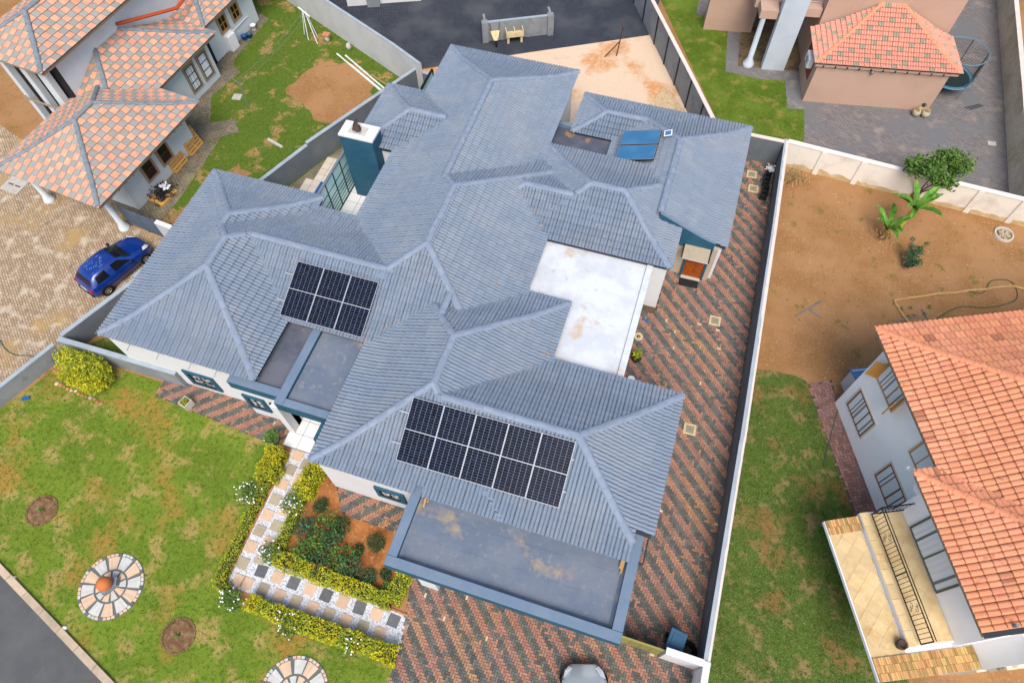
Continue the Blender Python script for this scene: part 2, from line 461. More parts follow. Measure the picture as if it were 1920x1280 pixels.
# ------------------------------------------------------------------ roofs
def Hprof(k0, k1, a=.6, b=1.2):
    def H(d):
        if d < a:
            return k0*d
        if d < b:
            return k0*a + k0*(d-a) + .5*(k1-k0)/(b-a)*(d-a)**2
        return k0*b + .5*(k1-k0)*(b-a) + k1*(d-b)
    return H
def clip_poly(P, f):
    out = []
    for i in range(len(P)):
        a, b = P[i], P[(i+1) % len(P)]
        fa, fb = f(a), f(b)
        if fa >= 0:
            out.append(a)
        if (fa >= 0) != (fb >= 0):
            t = fa/(fa-fb)
            out.append(tuple(a[k]+(b[k]-a[k])*t for k in range(3)))
    return out
def tile_shape(kind, wd, c):
    """faces as lists of (u, t, h): u across, t along the slope (0 = lower edge, in course units), h above the plane"""
    F = []
    if kind == 'roll':
        A = .050
        ts = [0, .12, .32, .68, .88, 1]
        us, hs = [], []
        for r in range(2):
            for q in ts[(1 if r else 0):]:
                us.append((r+q)*wd/2)
                hs.append(A*math.sin(math.pi*min(max(q, .0), 1))**.8 if 0 < q < 1 else 0)
        but = .056
    elif kind == 'pan':
        A = .045
        us = [wd*q for q in (0, .12, .25, .38, .5, .62, .75, .88, 1)]
        hs = [A*(.5-.5*math.cos(4*math.pi*u/wd)) for u in us]
        but = .055
    else:
        us, hs, but = [.008, wd*.5, wd-.008], [0, .004, 0], .040
    T1 = 1.06
    if kind != 'flat':
        us = [wd/2+(u-wd/2)*.965 for u in us]
    for i in range(len(us)-1):
        a, b = us[i], us[i+1]
        F.append([(a, 0, hs[i]+but), (b, 0, hs[i+1]+but), (b, T1, hs[i+1]), (a, T1, hs[i])])
        lo = but-.02 if kind != 'flat' else .012
        F.append([(a, 0, hs[i]+lo), (b, 0, hs[i+1]+lo), (b, 0, hs[i+1]+but), (a, 0, hs[i]+but)])
    F.append([(us[0], 0, hs[0]+but-.02), (us[0], 0, hs[0]+but), (us[0], T1, hs[0])])
    return F
def build_roof(house, rects, H, kind, wd, c, mats, pick, notch=(), capm='ridge_cap', cap_r=.12, deckm='roof_deck', maxn=300, skipcap=(), fascia='roof_deck', hole=None, lift=.02, wld=None, capskip=None, extra=()):
    """rects: dicts x0 x1 y0 y1 ze clip(fn, optional). One hip roof each; the union makes the valleys."""
    def hgt(r, x, y):
        if r.get('clip') and not r['clip'](x, y):
            return -9
        d = min(x-r['x0'], r['x1']-x, y-r['y0'], r['y1']-y)
        return r['ze']+H(d) if d > 0 else -9
    def covered(i, x, y, z, tol=.03):
        for j, r in enumerate(rects):
            if j != i:
                h = hgt(r, x, y)
                if h > z+tol or (j < i and h > z-tol):
                    return True
        return False
    W = wld if wld is not None else house.matrix_world
    roof = MB()
    shape = tile_shape(kind, wd, c)
    full, part = [], []
    caps = []
    for i, r in enumerate(rects):
        x0, x1, y0, y1, ze = r['x0'], r['x1'], r['y0'], r['y1'], r['ze']
        hw = min(x1-x0, y1-y0)/2
        sides = [((x0, y0), (1, 0), (0, 1), x1-x0), ((x1, y0), (0, 1), (-1, 0), y1-y0), ((x1, y1), (-1, 0), (0, -1), x1-x0), ((x0, y1), (0, -1), (1, 0), y1-y0)]
        zo = -.045-.004*i
        for (o, es, ed, Ln) in sides:
            top = min(hw, Ln/2)
            # deck
            ds = [d for d in (0, .6, .9, 1.2) if d < top]+[top]
            for a, b in zip(ds, ds[1:]):
                P = [(a, a), (Ln-a, a), (Ln-b, b), (b, b)]
                if abs(Ln-2*b) < 1e-6:
                    P = P[:3]
                Q = [(o[0]+s*es[0]+d*ed[0], o[1]+s*es[1]+d*ed[1], ze+H(d)+zo) for s, d in P]
                if r.get('clipax'):
                    ax, sg, val = r['clipax']
                    Q = clip_poly(Q, lambda p: sg*(p[ax]-val))
                Qs = [Q]
                for q in notch:
                    nx = []
                    for Q in Qs:
                        for fs in ((lambda p: q[0]-p[0],), (lambda p: p[0]-q[1],), (lambda p: p[0]-q[0], lambda p: q[1]-p[0], lambda p: p[1]-q[3]), (lambda p: p[0]-q[0], lambda p: q[1]-p[0], lambda p: q[2]-p[1])):
                            C = Q
                            for f_ in fs:
                                C = clip_poly(C, f_) if len(C) > 2 else []
                            if len(C) > 2:
                                nx.append(C)
                    Qs = nx
                for Q in Qs:
                    if len(Q) > 2:
                        roof.face(Q)
            # courses
            d0, row = -.06, 0
            while d0 < top-.02:
                th = math.atan((H(max(d0, 0)+.2)-H(max(d0, 0)))/.2)
                d1 = d0+c*math.cos(th)
                z0_, z1_ = ze+(H(d0) if d0 > 0 else d0*.22), ze+H(d1)
                n = int(math.ceil(Ln/wd))
                off = (Ln-n*wd)/2
                for k in range(n):
                    s0 = off+k*wd
                    sm, dm = s0+wd/2, (d0+d1)/2
                    if dm > min(sm, Ln-sm)+wd*.9:
                        continue
                    px, py = o[0]+sm*es[0]+dm*ed[0], o[1]+sm*es[1]+dm*ed[1]
                    zm = (z0_+z1_)/2
                    if r.get('clip') and not r['clip'](px, py):
                        continue
                    if any(q[0] < px < q[1] and q[2] < py < q[3] for q in notch):
                        continue
                    cnt = 0
                    for (ss, dd) in ((s0+.03, d0+.03), (s0+wd-.03, d0+.03), (s0+.03, d1-.03), (s0+wd-.03, d1-.03), (sm, dm)):
                        dq = max(.001, dd)
                        cnt += covered(i, o[0]+ss*es[0]+dq*ed[0], o[1]+ss*es[1]+dq*ed[1], ze+H(dq))
                    if cnt >= 5:
                        continue
                    if hole and hole(px, py):
                        continue
                    mi = pick(i, row, k, px, py)
                    ok = d1 <= min(s0, Ln-s0-wd, top)+.02
                    if r.get('clipax'):
                        ax, sg, val = r['clipax']
                        ok = ok and sg*((px, py)[ax]-val) > c*.55
                    jit = (random.uniform(-.002, .002), random.uniform(0, .004), random.uniform(-.003, .003))
                    rec = (o, es, ed, Ln, s0, d0, d1, z0_+lift, z1_+lift, top, mi, jit, r)
                    (full if ok and cnt == 0 else part).append(rec)
                d0 = d1
                row += 1
        # hips and ridge
        long_x = (x1-x0) >= (y1-y0)
        if long_x:
            A, B = (x0+hw, (y0+y1)/2), (x1-hw, (y0+y1)/2)
            hips = [((x0, y0), A), ((x0, y1), A), ((x1, y0), B), ((x1, y1), B)]
        else:
            A, B = ((x0+x1)/2, y0+hw), ((x0+x1)/2, y1-hw)
            hips = [((x0, y0), A), ((x1, y0), A), ((x0, y1), B), ((x1, y1), B)]
        lines = hips+([(A, B)] if (Vector(A)-Vector(B)).length > .05 else [])
        for (a, b) in lines:
            a, b = Vector(a), Vector(b)
            n = max(1, round((b-a).length/.36))
            for k in range(n):
                p, q = a.lerp(b, k/n), a.lerp(b, (k+1)/n)
                m_ = (p+q)/2
                zp, zq = [ze+H(max(0, min(t.x-x0, x1-t.x, t.y-y0, y1-t.y))) for t in (p, q)]
                if covered(i, m_.x, m_.y, (zp+zq)/2, -.012):
                    continue
                if r.get('clip') and not r['clip'](m_.x, m_.y):
                    continue
                if any(g[0] < m_.x < g[1] and g[2] < m_.y < g[3] for g in notch):
                    continue
                if capskip and capskip(m_.x, m_.y):
                    continue
                caps.append((Vector((p.x, p.y, zp+.035)), Vector((q.x, q.y, zq+.035))))
    for (p, q) in extra:
        n = max(1, round((q-p).length/.36))
        caps += [(p.lerp(q, k/n), p.lerp(q, (k+1)/n)) for k in range(n)]
    ro = roof.build('roof', deckm, house)
    full.sort(key=lambda t: ((W @ Vector((t[0][0]+t[4]*t[1][0]+t[5]*t[2][0], t[0][1]+t[4]*t[1][1]+t[5]*t[2][1], t[7])))-CAMP).length)
    objs, rest = full[:maxn], full[maxn:]+part
    # shared tile meshes
    th_mesh = {}
    for mi, mn in enumerate(mats):
        mb = MB()
        for f in shape:
            mb.face([(u-wd/2, t*c, h) for u, t, h in f])
        t_ = mb.build('tile', mn)
        th_mesh[mi] = t_.data
        bpy.data.objects.remove(t_)
        if kind != 'flat':
            th_mesh[mi].polygons.foreach_set('use_smooth', [k % 2 == 0 and k < len(shape)-1 for k in range(len(shape))])
    def frame(rec):
        o, es, ed, Ln, s0, d0, d1, za, zb, top, mi, jit, r = rec
        up = Vector((ed[0]*(d1-d0), ed[1]*(d1-d0), zb-za)).normalized()
        ex = Vector((es[0], es[1], 0))
        nz = ex.cross(up)
        org = Vector((o[0]+(s0+wd/2+jit[0])*es[0]+d0*ed[0], o[1]+(s0+wd/2+jit[0])*es[1]+d0*ed[1], za+jit[1]))
        mx = Matrix([[ex[k], up[k], nz[k], org[k]] for k in range(3)]+[[0, 0, 0, 1]])
        return mx @ Matrix.Rotation(jit[2], 4, 'Z')
    for rec in objs:
        inst(th_mesh[rec[10]], 'tile', ro, frame(rec))
    fld = MB()
    smooth = []
    for rec in rest:
        o, es, ed, Ln, s0, d0, d1, za, zb, top, mi, jit, r = rec
        hip = not (d1 <= min(s0, Ln-s0-wd, top)+.02) or r.get('clipax')
        sl_ = math.hypot(d1-d0, zb-za)
        cn = (d1-d0)/sl_
        sn = (zb-za)/sl_
        for fi, f in enumerate(shape):
            P = [(s0+u+jit[0], d0+t*(d1-d0)-h*sn, za+t*(zb-za)+h*cn+jit[1]) for u, t, h in f]
            if hip:
                P = clip_poly(P, lambda p: p[0]-p[1]+.01)
                P = clip_poly(P, lambda p: Ln-p[0]-p[1]+.01) if len(P) > 2 else P
                P = clip_poly(P, lambda p: top+.01-p[1]) if len(P) > 2 else P
            Q = [(o[0]+p[0]*es[0]+p[1]*ed[0], o[1]+p[0]*es[1]+p[1]*ed[1], p[2]) for p in P]
            if r.get('clipax') and len(Q) > 2:
                ax, sg, val = r['clipax']
                Q = clip_poly(Q, lambda p: sg*(p[ax]-val))
            if len(Q) > 2:
                fld.face(Q, mi)
                smooth.append(fi % 2 == 0)
    if fld.f:
        # weld per tile strip so that 'random per island' still varies tile by tile
        fo = fld.build('tile_field', mats, ro)
        tag(fo, kind='stuff')
        bm = bmesh.new()
        bm.from_mesh(fo.data)
        bmesh.ops.remove_doubles(bm, verts=bm.verts, dist=.0004)
        bm.to_mesh(fo.data)
        bm.free()
    # caps
    hb = MB()
    n = 7
    for k in range(n):
        a, b = math.pi*k/n, math.pi*(k+1)/n
        for (q0, q1, ra, rb) in ((0, .12, 1.06, 1.03), (.12, 1, .95, .90)):
            hb.face([(q0, -math.cos(a)*ra, math.sin(a)*.62*ra), (q1, -math.cos(a)*rb, math.sin(a)*.62*rb), (q1, -math.cos(b)*rb, math.sin(b)*.62*rb), (q0, -math.cos(b)*ra, math.sin(b)*.62*ra)][::-1])
    hb.face([(0, -math.cos(math.pi*k/n), math.sin(math.pi*k/n)*.62) for k in range(n+1)][::-1])
    t_ = hb.build('ridge_cap', capm)
    cm = t_.data
    bpy.data.objects.remove(t_)
    cm.polygons.foreach_set('use_smooth', [k < n*2 for k in range(n*2+1)])
    caps.sort(key=lambda t: ((W @ t[0])-CAMP).length)
    cf = MB()
    for ci, (p, q) in enumerate(caps):
        d = q-p
        ex = d.normalized()
        ey = Vector((0, 0, 1)).cross(ex).normalized()
        ez = ex.cross(ey)
        Ls = d.length*1.06
        mx = Matrix([[ex[k]*Ls, ey[k]*cap_r, ez[k]*cap_r, p[k]] for k in range(3)]+[[0, 0, 0, 1]])
        if ci < 300:
            inst(cm, 'ridge_cap', ro, mx)
        else:
            cf.add([mx @ v.co for v in cm.vertices], [tuple(f.vertices) for f in cm.polygons])
    if cf.f:
        tag(cf.build('ridge_cap_field', capm, ro, smooth=True), kind='stuff')
    # fascia boards
    fb = MB()
    for i, r in enumerate(rects):
        x0, x1, y0, y1, ze = r['x0'], r['x1'], r['y0'], r['y1'], r['ze']
        k = .03+.003*i
        cy0, cy1, cx0, cx1 = y0, y1, x0, x1
        if r.get('clipax'):
            ax, sg, val = r['clipax']
            if ax == 1 and sg > 0:
                cy0 = val+.02
            if ax == 1 and sg < 0:
                cy1 = val-.02
        for (a, b, c_, d_) in ((cx0+k, cx1-k, cy0+k, cy0+k+.04), (cx0+k, cx1-k, cy1-k-.04, cy1-k), (cx0+k, cx0+k+.04, cy0+k+.045, cy1-k-.045), (cx1-k-.04, cx1-k, cy0+k+.045, cy1-k-.045)):
            fb.box(a, b, c_, d_, ze-.2, ze-.075-.004*i)
    fb.build('fascia', fascia, house)
    return ro, caps

def window(parent, org, rz, wdt, hgt, z0, frame, surround=None, cols=1, rws=1, sw=.12, sd=.05, pane='glass_dark', fw=.045, curtain=None, proud=.02):
    """org: (x, y) of the window's middle on the wall face; the wall faces local -y after rotation by rz"""
    f = MB()
    F, hw = proud, wdt/2
    fz = z0
    for (a, b, c_, d_) in ((-hw, hw, fz, fz+fw), (-hw, hw, fz+hgt-fw, fz+hgt), (-hw, -hw+fw, fz+fw, fz+hgt-fw), (hw-fw, hw, fz+fw, fz+hgt-fw)):
        f.box(a, b, -F-.03, .02, c_, d_)
    for k in range(1, cols):
        x = -hw+wdt*k/cols
        f.box(x-fw*.4, x+fw*.4, -F-.026, .02, fz+fw, fz+hgt-fw)
    for k in range(1, rws):
        z = fz+hgt*k/rws
        f.box(-hw+fw, hw-fw, -F-.028, .02, z-fw*.4, z+fw*.4)
    wo = f.build('window', frame, parent, (org[0], org[1], 0), rz)
    pw, ph = wdt/cols, hgt/rws
    for i in range(cols):
        for j in range(rws):
            p = MB()
            p.box(-hw+pw*i+.02, -hw+pw*(i+1)-.02, -F+.006, -F+.016, fz+ph*j+.02, fz+ph*(j+1)-.02)
            p.build('pane', pane, wo)
    if curtain:
        cu = MB()
        n = 22
        pts = []
        for k in range(n+1):
            x = -hw+fw+(wdt-2*fw)*k/n
            pts.append((x, -F-.004-.010*(k % 2)-.006*random.random()))
        for k in range(n):
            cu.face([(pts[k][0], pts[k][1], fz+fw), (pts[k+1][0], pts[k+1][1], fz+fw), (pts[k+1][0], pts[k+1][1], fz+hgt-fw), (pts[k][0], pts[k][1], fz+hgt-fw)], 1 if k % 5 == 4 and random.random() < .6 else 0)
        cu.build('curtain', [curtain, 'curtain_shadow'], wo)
    if surround:
        s = MB()
        for (a, b, c_, d_) in ((-hw-sw, hw+sw, fz-sw, fz-.002), (-hw-sw, hw+sw, fz+hgt+.002, fz+hgt+sw), (-hw-sw, -hw-.002, fz, fz+hgt), (hw+.002, hw+sw, fz, fz+hgt)):
            s.box(a, b, -sd-F, .01, c_, d_)
        s.build('surround', surround, wo)
    return wo

# ------------------------------------------------------------------ the setting: ground, roads, paving, lawns
sheet('ground', [(-400, -400), (400, -400), (400, 400), (-400, 400)], 0, 'soil')
sheet('left_driveway', [(-60, 2), (-24.1, 4.4), (-22.95, 7.2), (-21.2, 11.1), (-20.0, 14.1), (-22.2, 14.3), (-24.5, 14.45), (-26, 15.4), (-40, 20), (-60, 20)], .004, 'tan_paving')
# road with kerb
kd = Vector((5.74, -1.91)).normalized()
ka = Vector((-19.72, -.98))
kn = Vector((kd.y, -kd.x))
P0, P1 = ka-kd*30, ka+kd*30
sheet('road', [tuple(P0), tuple(P1), tuple(P1+kn*9), tuple(P0+kn*9)], .008, 'asphalt')
kb = MB()
kerb = tag(MB().prism([tuple(P0-kn*.02), tuple(P1-kn*.02), tuple(P1-kn*.2), tuple(P0-kn*.2)], 0, .03, 0).build('kerb', 'paver_bed'), kind='structure')
km = MB().box(-.49, .49, -.12, .12, 0, .11).build('kerb_stone', 'kerb', bevel=.015)
kme = km.data
bpy.data.objects.remove(km)
for k in range(-7, 13):
    p = ka+kd*k*1.0-kn*.11
    inst(kme, 'kerb_stone', kerb, Matrix.Translation((p.x, p.y, 0)) @ Matrix.Rotation(math.atan2(kd.y, kd.x)+random.uniform(-.004, .004), 4, 'Z'))
lawn_poly = [(-23.0, 6.6), (-20.4, 7.55), (-18.25, 7.55), (-18.1, 6.95), (-12.3, 6.75), (-12.0, 5.0), (-11.75, .95), (-8, .72), (-4.78, .75), (-4.75, -8), (-8, -8), (-13.66, -2.78), (-19.8, -.74), (-26.5, 1.5), (-24.0, 4.5)]
sheet('lawn', lawn_poly, .008, 'lawn')
yard_poly = [(-22.9, 14.4), (-19.9, 14.2), (-17.4, 20.4), (-14.3, 27.2), (-13.9, 27.5), (-25, 33.5), (-40, 40), (-40, 31), (-28, 31), (-26.5, 25.9), (-25.1, 21.5), (-25.0, 14.6)]
sheet('side_yard_grass', yard_poly, .008, 'yard_grass')
sheet('bare_earth_patch', rag([(-21.5, 25.3), (-20.8, 27.9), (-18.6, 28.3), (-16.9, 27.0), (-16.6, 24.6), (-17.7, 23.3), (-19.6, 24.0)], .3, .35, 3), .013, 'soil')
sheet('bare_earth_strip', rag([(-22.6, 15.2), (-22.0, 18.4), (-21.3, 19.6), (-20.3, 19.2), (-20.5, 17), (-21.6, 14.6)], .3, .3, 5), .013, 'soil')
sheet('house_apron', [(-23.0, 15.0), (-22.95, 17.0), (-23.1, 21.0), (-22.4, 21.6), (-23.1, 22.4), (-24.2, 21.7), (-25.2, 23.6), (-24.65, 25.8), (-25.5, 26.3), (-25.35, 30.5), (-26.5, 31), (-28, 26), (-26.5, 20), (-26, 15)], .013, 'old_paving')
sheet('rear_paving', [(-40, 38), (-24.0, 32.0), (-15.9, 28.05), (-15.8, 28.5), (-10.1, 31.75), (-3.5, 35.4), (-3.6, 42), (-20, 60), (-40, 60)], .018, 'dark_paving')
sheet('sand_yard', [(-15.8, 28.4), (-12, 26), (-2, 26.2), (1, 27.5), (-.1, 29.7), (-3.5, 35.5), (-10.1, 31.75)], .012, 'sand')
sheet('gravel_corner', rag([(-2.6, 29.2), (-1.6, 31.6), (-.2, 29.4), (1, 27.6), (-2.2, 26.8)], .25, .3, 8), .017, 'gravelly')
sheet('upper_lawn', [(-3.5, 38.8), (1.3, 29.8), (5.2, 28.3), (5.95, 28.6), (5.62, 31.8), (4.76, 31.6), (4.4, 33.8), (3.1, 33.5), (1.2, 33.6), (.62, 38.2), (-1.25, 38.1), (-1.5, 45), (-6, 45)], .008, 'bright_grass')
sheet('upper_paving', [(5.95, 28.0), (5.62, 31.8), (4.76, 31.6), (4.4, 33.8), (3.1, 33.5), (1.2, 33.6), (.62, 38.2), (-1.25, 38.1), (-1.5, 60), (40, 60), (15.7, 44), (15.65, 27.0)], .004, 'grey_paving')
sheet('slate_walk', [(1.75, 34.2), (5.2, 34.8), (5.0, 40), (1.1, 42)], .012, 'slate_walk')
sheet('right_lawn', rag([(5.05, -8), (5.05, 15.55), (6.45, 15.75), (7.35, 15.6), (9.75, 10.4), (13, 2), (16, -8)], .4, .10, 2), .008, 'dry_lawn')
sheet('left_side_lawn', [(-22.7, 7.75), (-18, 7.75), (-18, 9), (-19.3, 9), (-20.2, 10.5)], .012, 'yard_grass')

# herringbone brick paving -------------------------------------------------
def herring(name, poly, excl, origin, rz, mir, mats, z, bw=.09, maxn=300, stripes=True, bed='paver_bed', pale=.005):
    st = tag(MB().prism(poly, z-.002, z).build(name, bed), kind='structure')
    st.location.z = 0
    c, s = math.cos(rz), math.sin(rz)
    xs = [(p[0]-origin[0])*c+(p[1]-origin[1])*s for p in poly]
    ys = [-(p[0]-origin[0])*s+(p[1]-origin[1])*c for p in poly]
    i0, i1, j0, j1 = int(min(xs)/bw)-2, int(max(xs)/bw)+2, int(min(ys)/bw)-2, int(max(ys)/bw)+2
    B = []
    g = .007
    for i in range(i0, i1):
        for j in range(j0, j1):
            m = (i+j) % 4 if mir else (i-j) % 4
            if m == 0:
                cx, cy, lx, ly = (i+1)*bw, (j+.5)*bw, 2*bw-g, bw-g
            elif m == 2:
                cx, cy, lx, ly = (i+.5)*bw, ((j+1) if mir else j)*bw, bw-g, 2*bw-g
            else:
                continue
            wx, wy = origin[0]+cx*c-cy*s, origin[1]+cx*s+cy*c
            if not inpoly(wx, wy, poly) or any(e[0] < wx < e[1] and e[2] < wy < e[3] for e in excl):
                continue
            q = ((i+j) if mir else (i-j))
            ph = (q+3) % 8
            grey = stripes and ph < 4
            u = random.random()
            if stripes and u < .05:
                grey = not grey
            mi = 1 if grey else (2 if random.random() < pale else 0)
            B.append((wx, wy, lx, ly, mi))
    def vis(b):
        return (Vector((b[0], b[1], 0))-CAMP).length if (b[1] > -.6 and not (-5.3 < b[0] < 2 and 3.2 < b[1] < 7)) else 1e3
    B.sort(key=vis)
    me = {}
    for k, b in enumerate(B):
        wx, wy, lx, ly, mi = b
        if k < maxn:
            key = (round(lx, 3), mi)
            if key not in me:
                mb = MB()
                t = .006
                mb.add([(-lx/2, -ly/2, 0), (lx/2, -ly/2, 0), (lx/2, ly/2, 0), (-lx/2, ly/2, 0), (-lx/2+t, -ly/2+t, .016), (lx/2-t, -ly/2+t, .016), (lx/2-t, ly/2-t, .016), (-lx/2+t, ly/2-t, .016)], [(4, 5, 6, 7), (0, 1, 5, 4), (1, 2, 6, 5), (2, 3, 7, 6), (3, 0, 4, 7)])
                o = mb.build('brick', mats[mi])
                me[key] = o.data
                bpy.data.objects.remove(o)
            inst(me[key], 'brick', st, Matrix.Translation((wx, wy, z+.0005+random.uniform(0, .004))) @ Matrix.Rotation(rz+random.uniform(-.03, .03), 4, 'Z'))
    f = MB()
    for b in B[maxn:]:
        wx, wy, lx, ly, mi = b
        a = rz+random.uniform(-.03, .03)
        ca, sa = math.cos(a), math.sin(a)
        zz = z+random.uniform(0, .004)
        t = .006
        vs = [(wx+x*ca-y*sa, wy+x*sa+y*ca, zz+h) for x, y, h in ((-lx/2, -ly/2, 0), (lx/2, -ly/2, 0), (lx/2, ly/2, 0), (-lx/2, ly/2, 0), (-lx/2+t, -ly/2+t, .016), (lx/2-t, -ly/2+t, .016), (lx/2-t, ly/2-t, .016), (-lx/2+t, ly/2-t, .016))]
        f.add(vs, [(4, 5, 6, 7), (0, 1, 5, 4), (1, 2, 6, 5), (2, 3, 7, 6), (3, 0, 4, 7)], mi)
    if f.f:
        tag(f.build('brick_field', mats, st), kind='stuff')
    return st
PM = ['paver_red', 'paver_grey', 'paver_pale']
herring('driveway_paving', [(-5.3, 3.4), (-4.8, 1.0), (-4.72, -3), (5.05, -3), (4.88, 11), (4.72, 21), (4.62, 28), (2.0, 28), (-6, 27), (-6, 5.4), (-5.5, 5.4)], [(-9, 2.25, 6.6, 11.7), (-9, -.15, 11.6, 18), (-9, .75, 16.9, 19), (-9, 2.5, 19.75, 27), (-5, 1.9, 4.4, 6.7)], (0, 0), R(1.0), True, PM, .012)
herring('front_strip_paving', [(-18.15, 6.92), (-18.2, 7.62), (-17.4, 8.2), (-12.0, 8.0), (-12.1, 6.9), (-12.75, 6.5)], [], (0, 0), R(-2), False, PM, .012)
herring('garage_side_paving', [(-9.75, 6.2), (-9.1, 5.35), (-8.65, 4.75), (-6.15, 4.7), (-5.5, 4.72), (-5.4, 6.2)], [], (0, 0), R(2), False, PM, .014)
herring('right_house_paving', [(7.42, 15.45), (8.35, 15.95), (8.75, 14.7), (11.2, 9.8), (9.72, 10.3)], [], (8, 15), R(-65), False, ['paver_plum', 'paver_red', 'paver_plum'], .014, bw=.12, stripes=False, pale=.1)

# ------------------------------------------------------------------ main house
HZ = 3.1
Hm = Hprof(.22, .47)
house = thing('main_house', 'sprawling single storey house with blue grey tiled hip roofs in the middle', 'house')
def RC(x0, x1, y0, y1, ze=HZ, **k):
    return dict(x0=x0, x1=x1, y0=y0, y1=y1, ze=ze, **k)
MR = [RC(-12.31, -4.38, 10.42, 21.37), RC(-9.45, -2.61, 5.56, 14.38), RC(-12.31, -5.76, 14.5, 27.42), RC(-19.5, -12.8, 7.72, 15.87), RC(-9.1, 2.29, 5.56, 11.77),
      RC(-5.76, .79, 17.18, 22.3), RC(-14.23, -7.8, 19.94, 23.89), RC(-19.5, -14.2, 8.9, 16.47), RC(-18.5, -6.5, 10.42, 15.87), RC(-7.9, -1.5, 17.18, 21.15),
      RC(-3.15, 2.83, 13.6, 26.87, 2.35, clip=lambda x, y: y > 19.42, clipax=(1, 1, 19.45)), RC(-5.17, .2, 24.2, 26.87, 2.35)]
NOTCH = [(1.70, 3, 5, 6.45), (-5.72, -5.3, 5, 5.9)]
build_roof(house, MR, Hm, 'roll', .28, .32, ['roof_tile'], lambda *a: 0, notch=NOTCH, cap_r=.155, extra=[(Vector((-6.915, 11.75, HZ+Hm(2.535)+.035)), Vector((-6.915, 13.05, HZ+Hm(2.535)+.035)))])
# outer walls
wm = MB()
for i, r in enumerate(MR):
    k = .09+.003*i
    y0 = r['y0']+k
    if 'clip' in r:
        y0 = 19.52
    wm.box(r['x0']+k, r['x1']-k-(.28 if i == 4 else .12 if i == 2 else 0), y0, r['y1']-k, -.02, r['ze']-.07-.004*i)
wm.box(-13.75, -11.8, 7.5, 10.6, -.02, 2.6)          # under the left flat roof
wm.box(-12.1, -11.8, 7.16, 7.75, -.02, 2.44)            # fin wall by the front door
wm.box(-4.55, .03, 11.9, 17.4, -.02, 2.7)
wm.build('wall', 'white_wall', house)
# white flat roof
fr = MB()
fr.box(-4.62, -.14, 14.34, 17.42, 2.72, 2.86)
fr.box(-2.80, -.14, 11.55, 14.338, 2.72, 2.858)
fr.box(-.138, .12, 11.55, 17.46, 2.55, 2.95)
fr.build('flat_roof', 'white_membrane', house, bevel=.02)['label'] = 'stained white membrane flat roof'
fr = MB()
# carport slab and its parapet
fr.box(-5.36, 1.73, 3.44, 6.4, 2.55, 2.74)
fr.build('carport_roof', 'membrane', house)['label'] = 'blue grey carport flat roof with rust stains'
pp = MB()
pp.box(-5.70, 2.08, 3.10, 3.438, 2.42, 3.03)
pp.box(-5.70, -5.362, 3.44, 5.98, 2.42, 3.028)
pp.box(1.732, 2.08, 3.44, 6.5, 2.42, 3.028)
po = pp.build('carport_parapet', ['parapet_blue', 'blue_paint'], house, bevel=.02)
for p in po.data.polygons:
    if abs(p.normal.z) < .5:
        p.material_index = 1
for (cx, cy) in ((-4.52, 3.42), (1.35, 3.62)):
    MB().box(cx-.32, cx+.32, cy-.16, cy+.16, 0, 2.42).build('carport_column', 'white_wall', house, bevel=.015)
# laps in the roofing felt and the fillets against the parapets
for yy in (4.25, 5.1):
    lp = MB()
    for k in range(24):
        x = -5.34+7.05*k/24
        dy = .03*noise.noise((x*1.3, yy, 0))
        lp.box(x, x+7.05/24-.001, yy+dy, yy+dy+.05, 2.739, 2.748)
    lp.build('felt_lap', 'membrane', house)
for xx in (-3.6, -2.5, -1.4):
    MB().box(xx, xx+.035, 11.6 if xx > -2.7 else 14.4, 17.38, 2.858, 2.868).build('felt_lap', 'white_membrane', house)
MB().box(-4.5, -.16, 14.32, 14.36, 2.859, 2.869).build('felt_lap', 'white_membrane', house)
fi = MB()
fi.face([(-5.36, 3.44, 2.86), (-5.36, 5.9, 2.86), (-5.22, 5.9, 2.742), (-5.22, 3.58, 2.742)])
fi.face([(-5.36, 3.44, 2.86), (-5.22, 3.58, 2.742), (1.62, 3.58, 2.742), (1.73, 3.44, 2.86)])
fi.face([(1.73, 3.44, 2.86), (1.62, 3.58, 2.742), (1.62, 5.9, 2.742), (1.73, 5.9, 2.86)])
fi.build('felt_fillet', 'membrane', house)
MB().tube([(-1.62, 3.13, 2.5), (-1.62, 2.95, 2.5)], .035, 8).build('rain_spout', 'blue_paint', house)
# flat roofs by the front door
MB().box(-13.7, -11.75, 7.75, 10.75, 2.6, 2.84).build('flat_roof', 'membrane_dark', house)['label'] = 'dark grey flat roof with an earth stain'
MB().box(-11.4, -9.3, 7.45, 10.75, 2.6, 2.845).build('flat_roof', 'membrane', house)['label'] = 'small blue grey flat roof over the front door'
pp = MB()
pp.box(-13.87, -11.752, 7.42, 7.75, 2.45, 2.97)
pp.box(-11.75, -11.40, 7.14, 10.75, 2.4, 3.02)
pp.box(-11.398, -9.4, 7.14, 7.45, 2.4, 3.018)
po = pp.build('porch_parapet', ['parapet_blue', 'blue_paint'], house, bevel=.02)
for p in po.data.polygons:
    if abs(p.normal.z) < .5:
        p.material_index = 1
MB().box(-10.05, -9.85, 6.5, 7.3, 0, 2.3).build('porch_column', 'blue_paint', house, bevel=.01)
MB().box(-9.84, -9.65, 6.4, 7.3, 2.1, 2.4).build('porch_beam', 'blue_paint', house, bevel=.01)
# porch floor of white tiles
fl = MB().box(-12.1, -9.6, 6.55, 9.5, .0, .05).build('porch_floor', 'grout', house)
tm = MB().box(-.29, .29, -.29, .29, 0, .012).build('floor_tile', 'white_tile')
tme = tm.data
bpy.data.objects.remove(tm)
for i in range(4):
    for j in range(5):
        inst(tme, 'floor_tile', fl, Matrix.Translation((-11.78+.6*i, 6.86+.6*j, .05)))
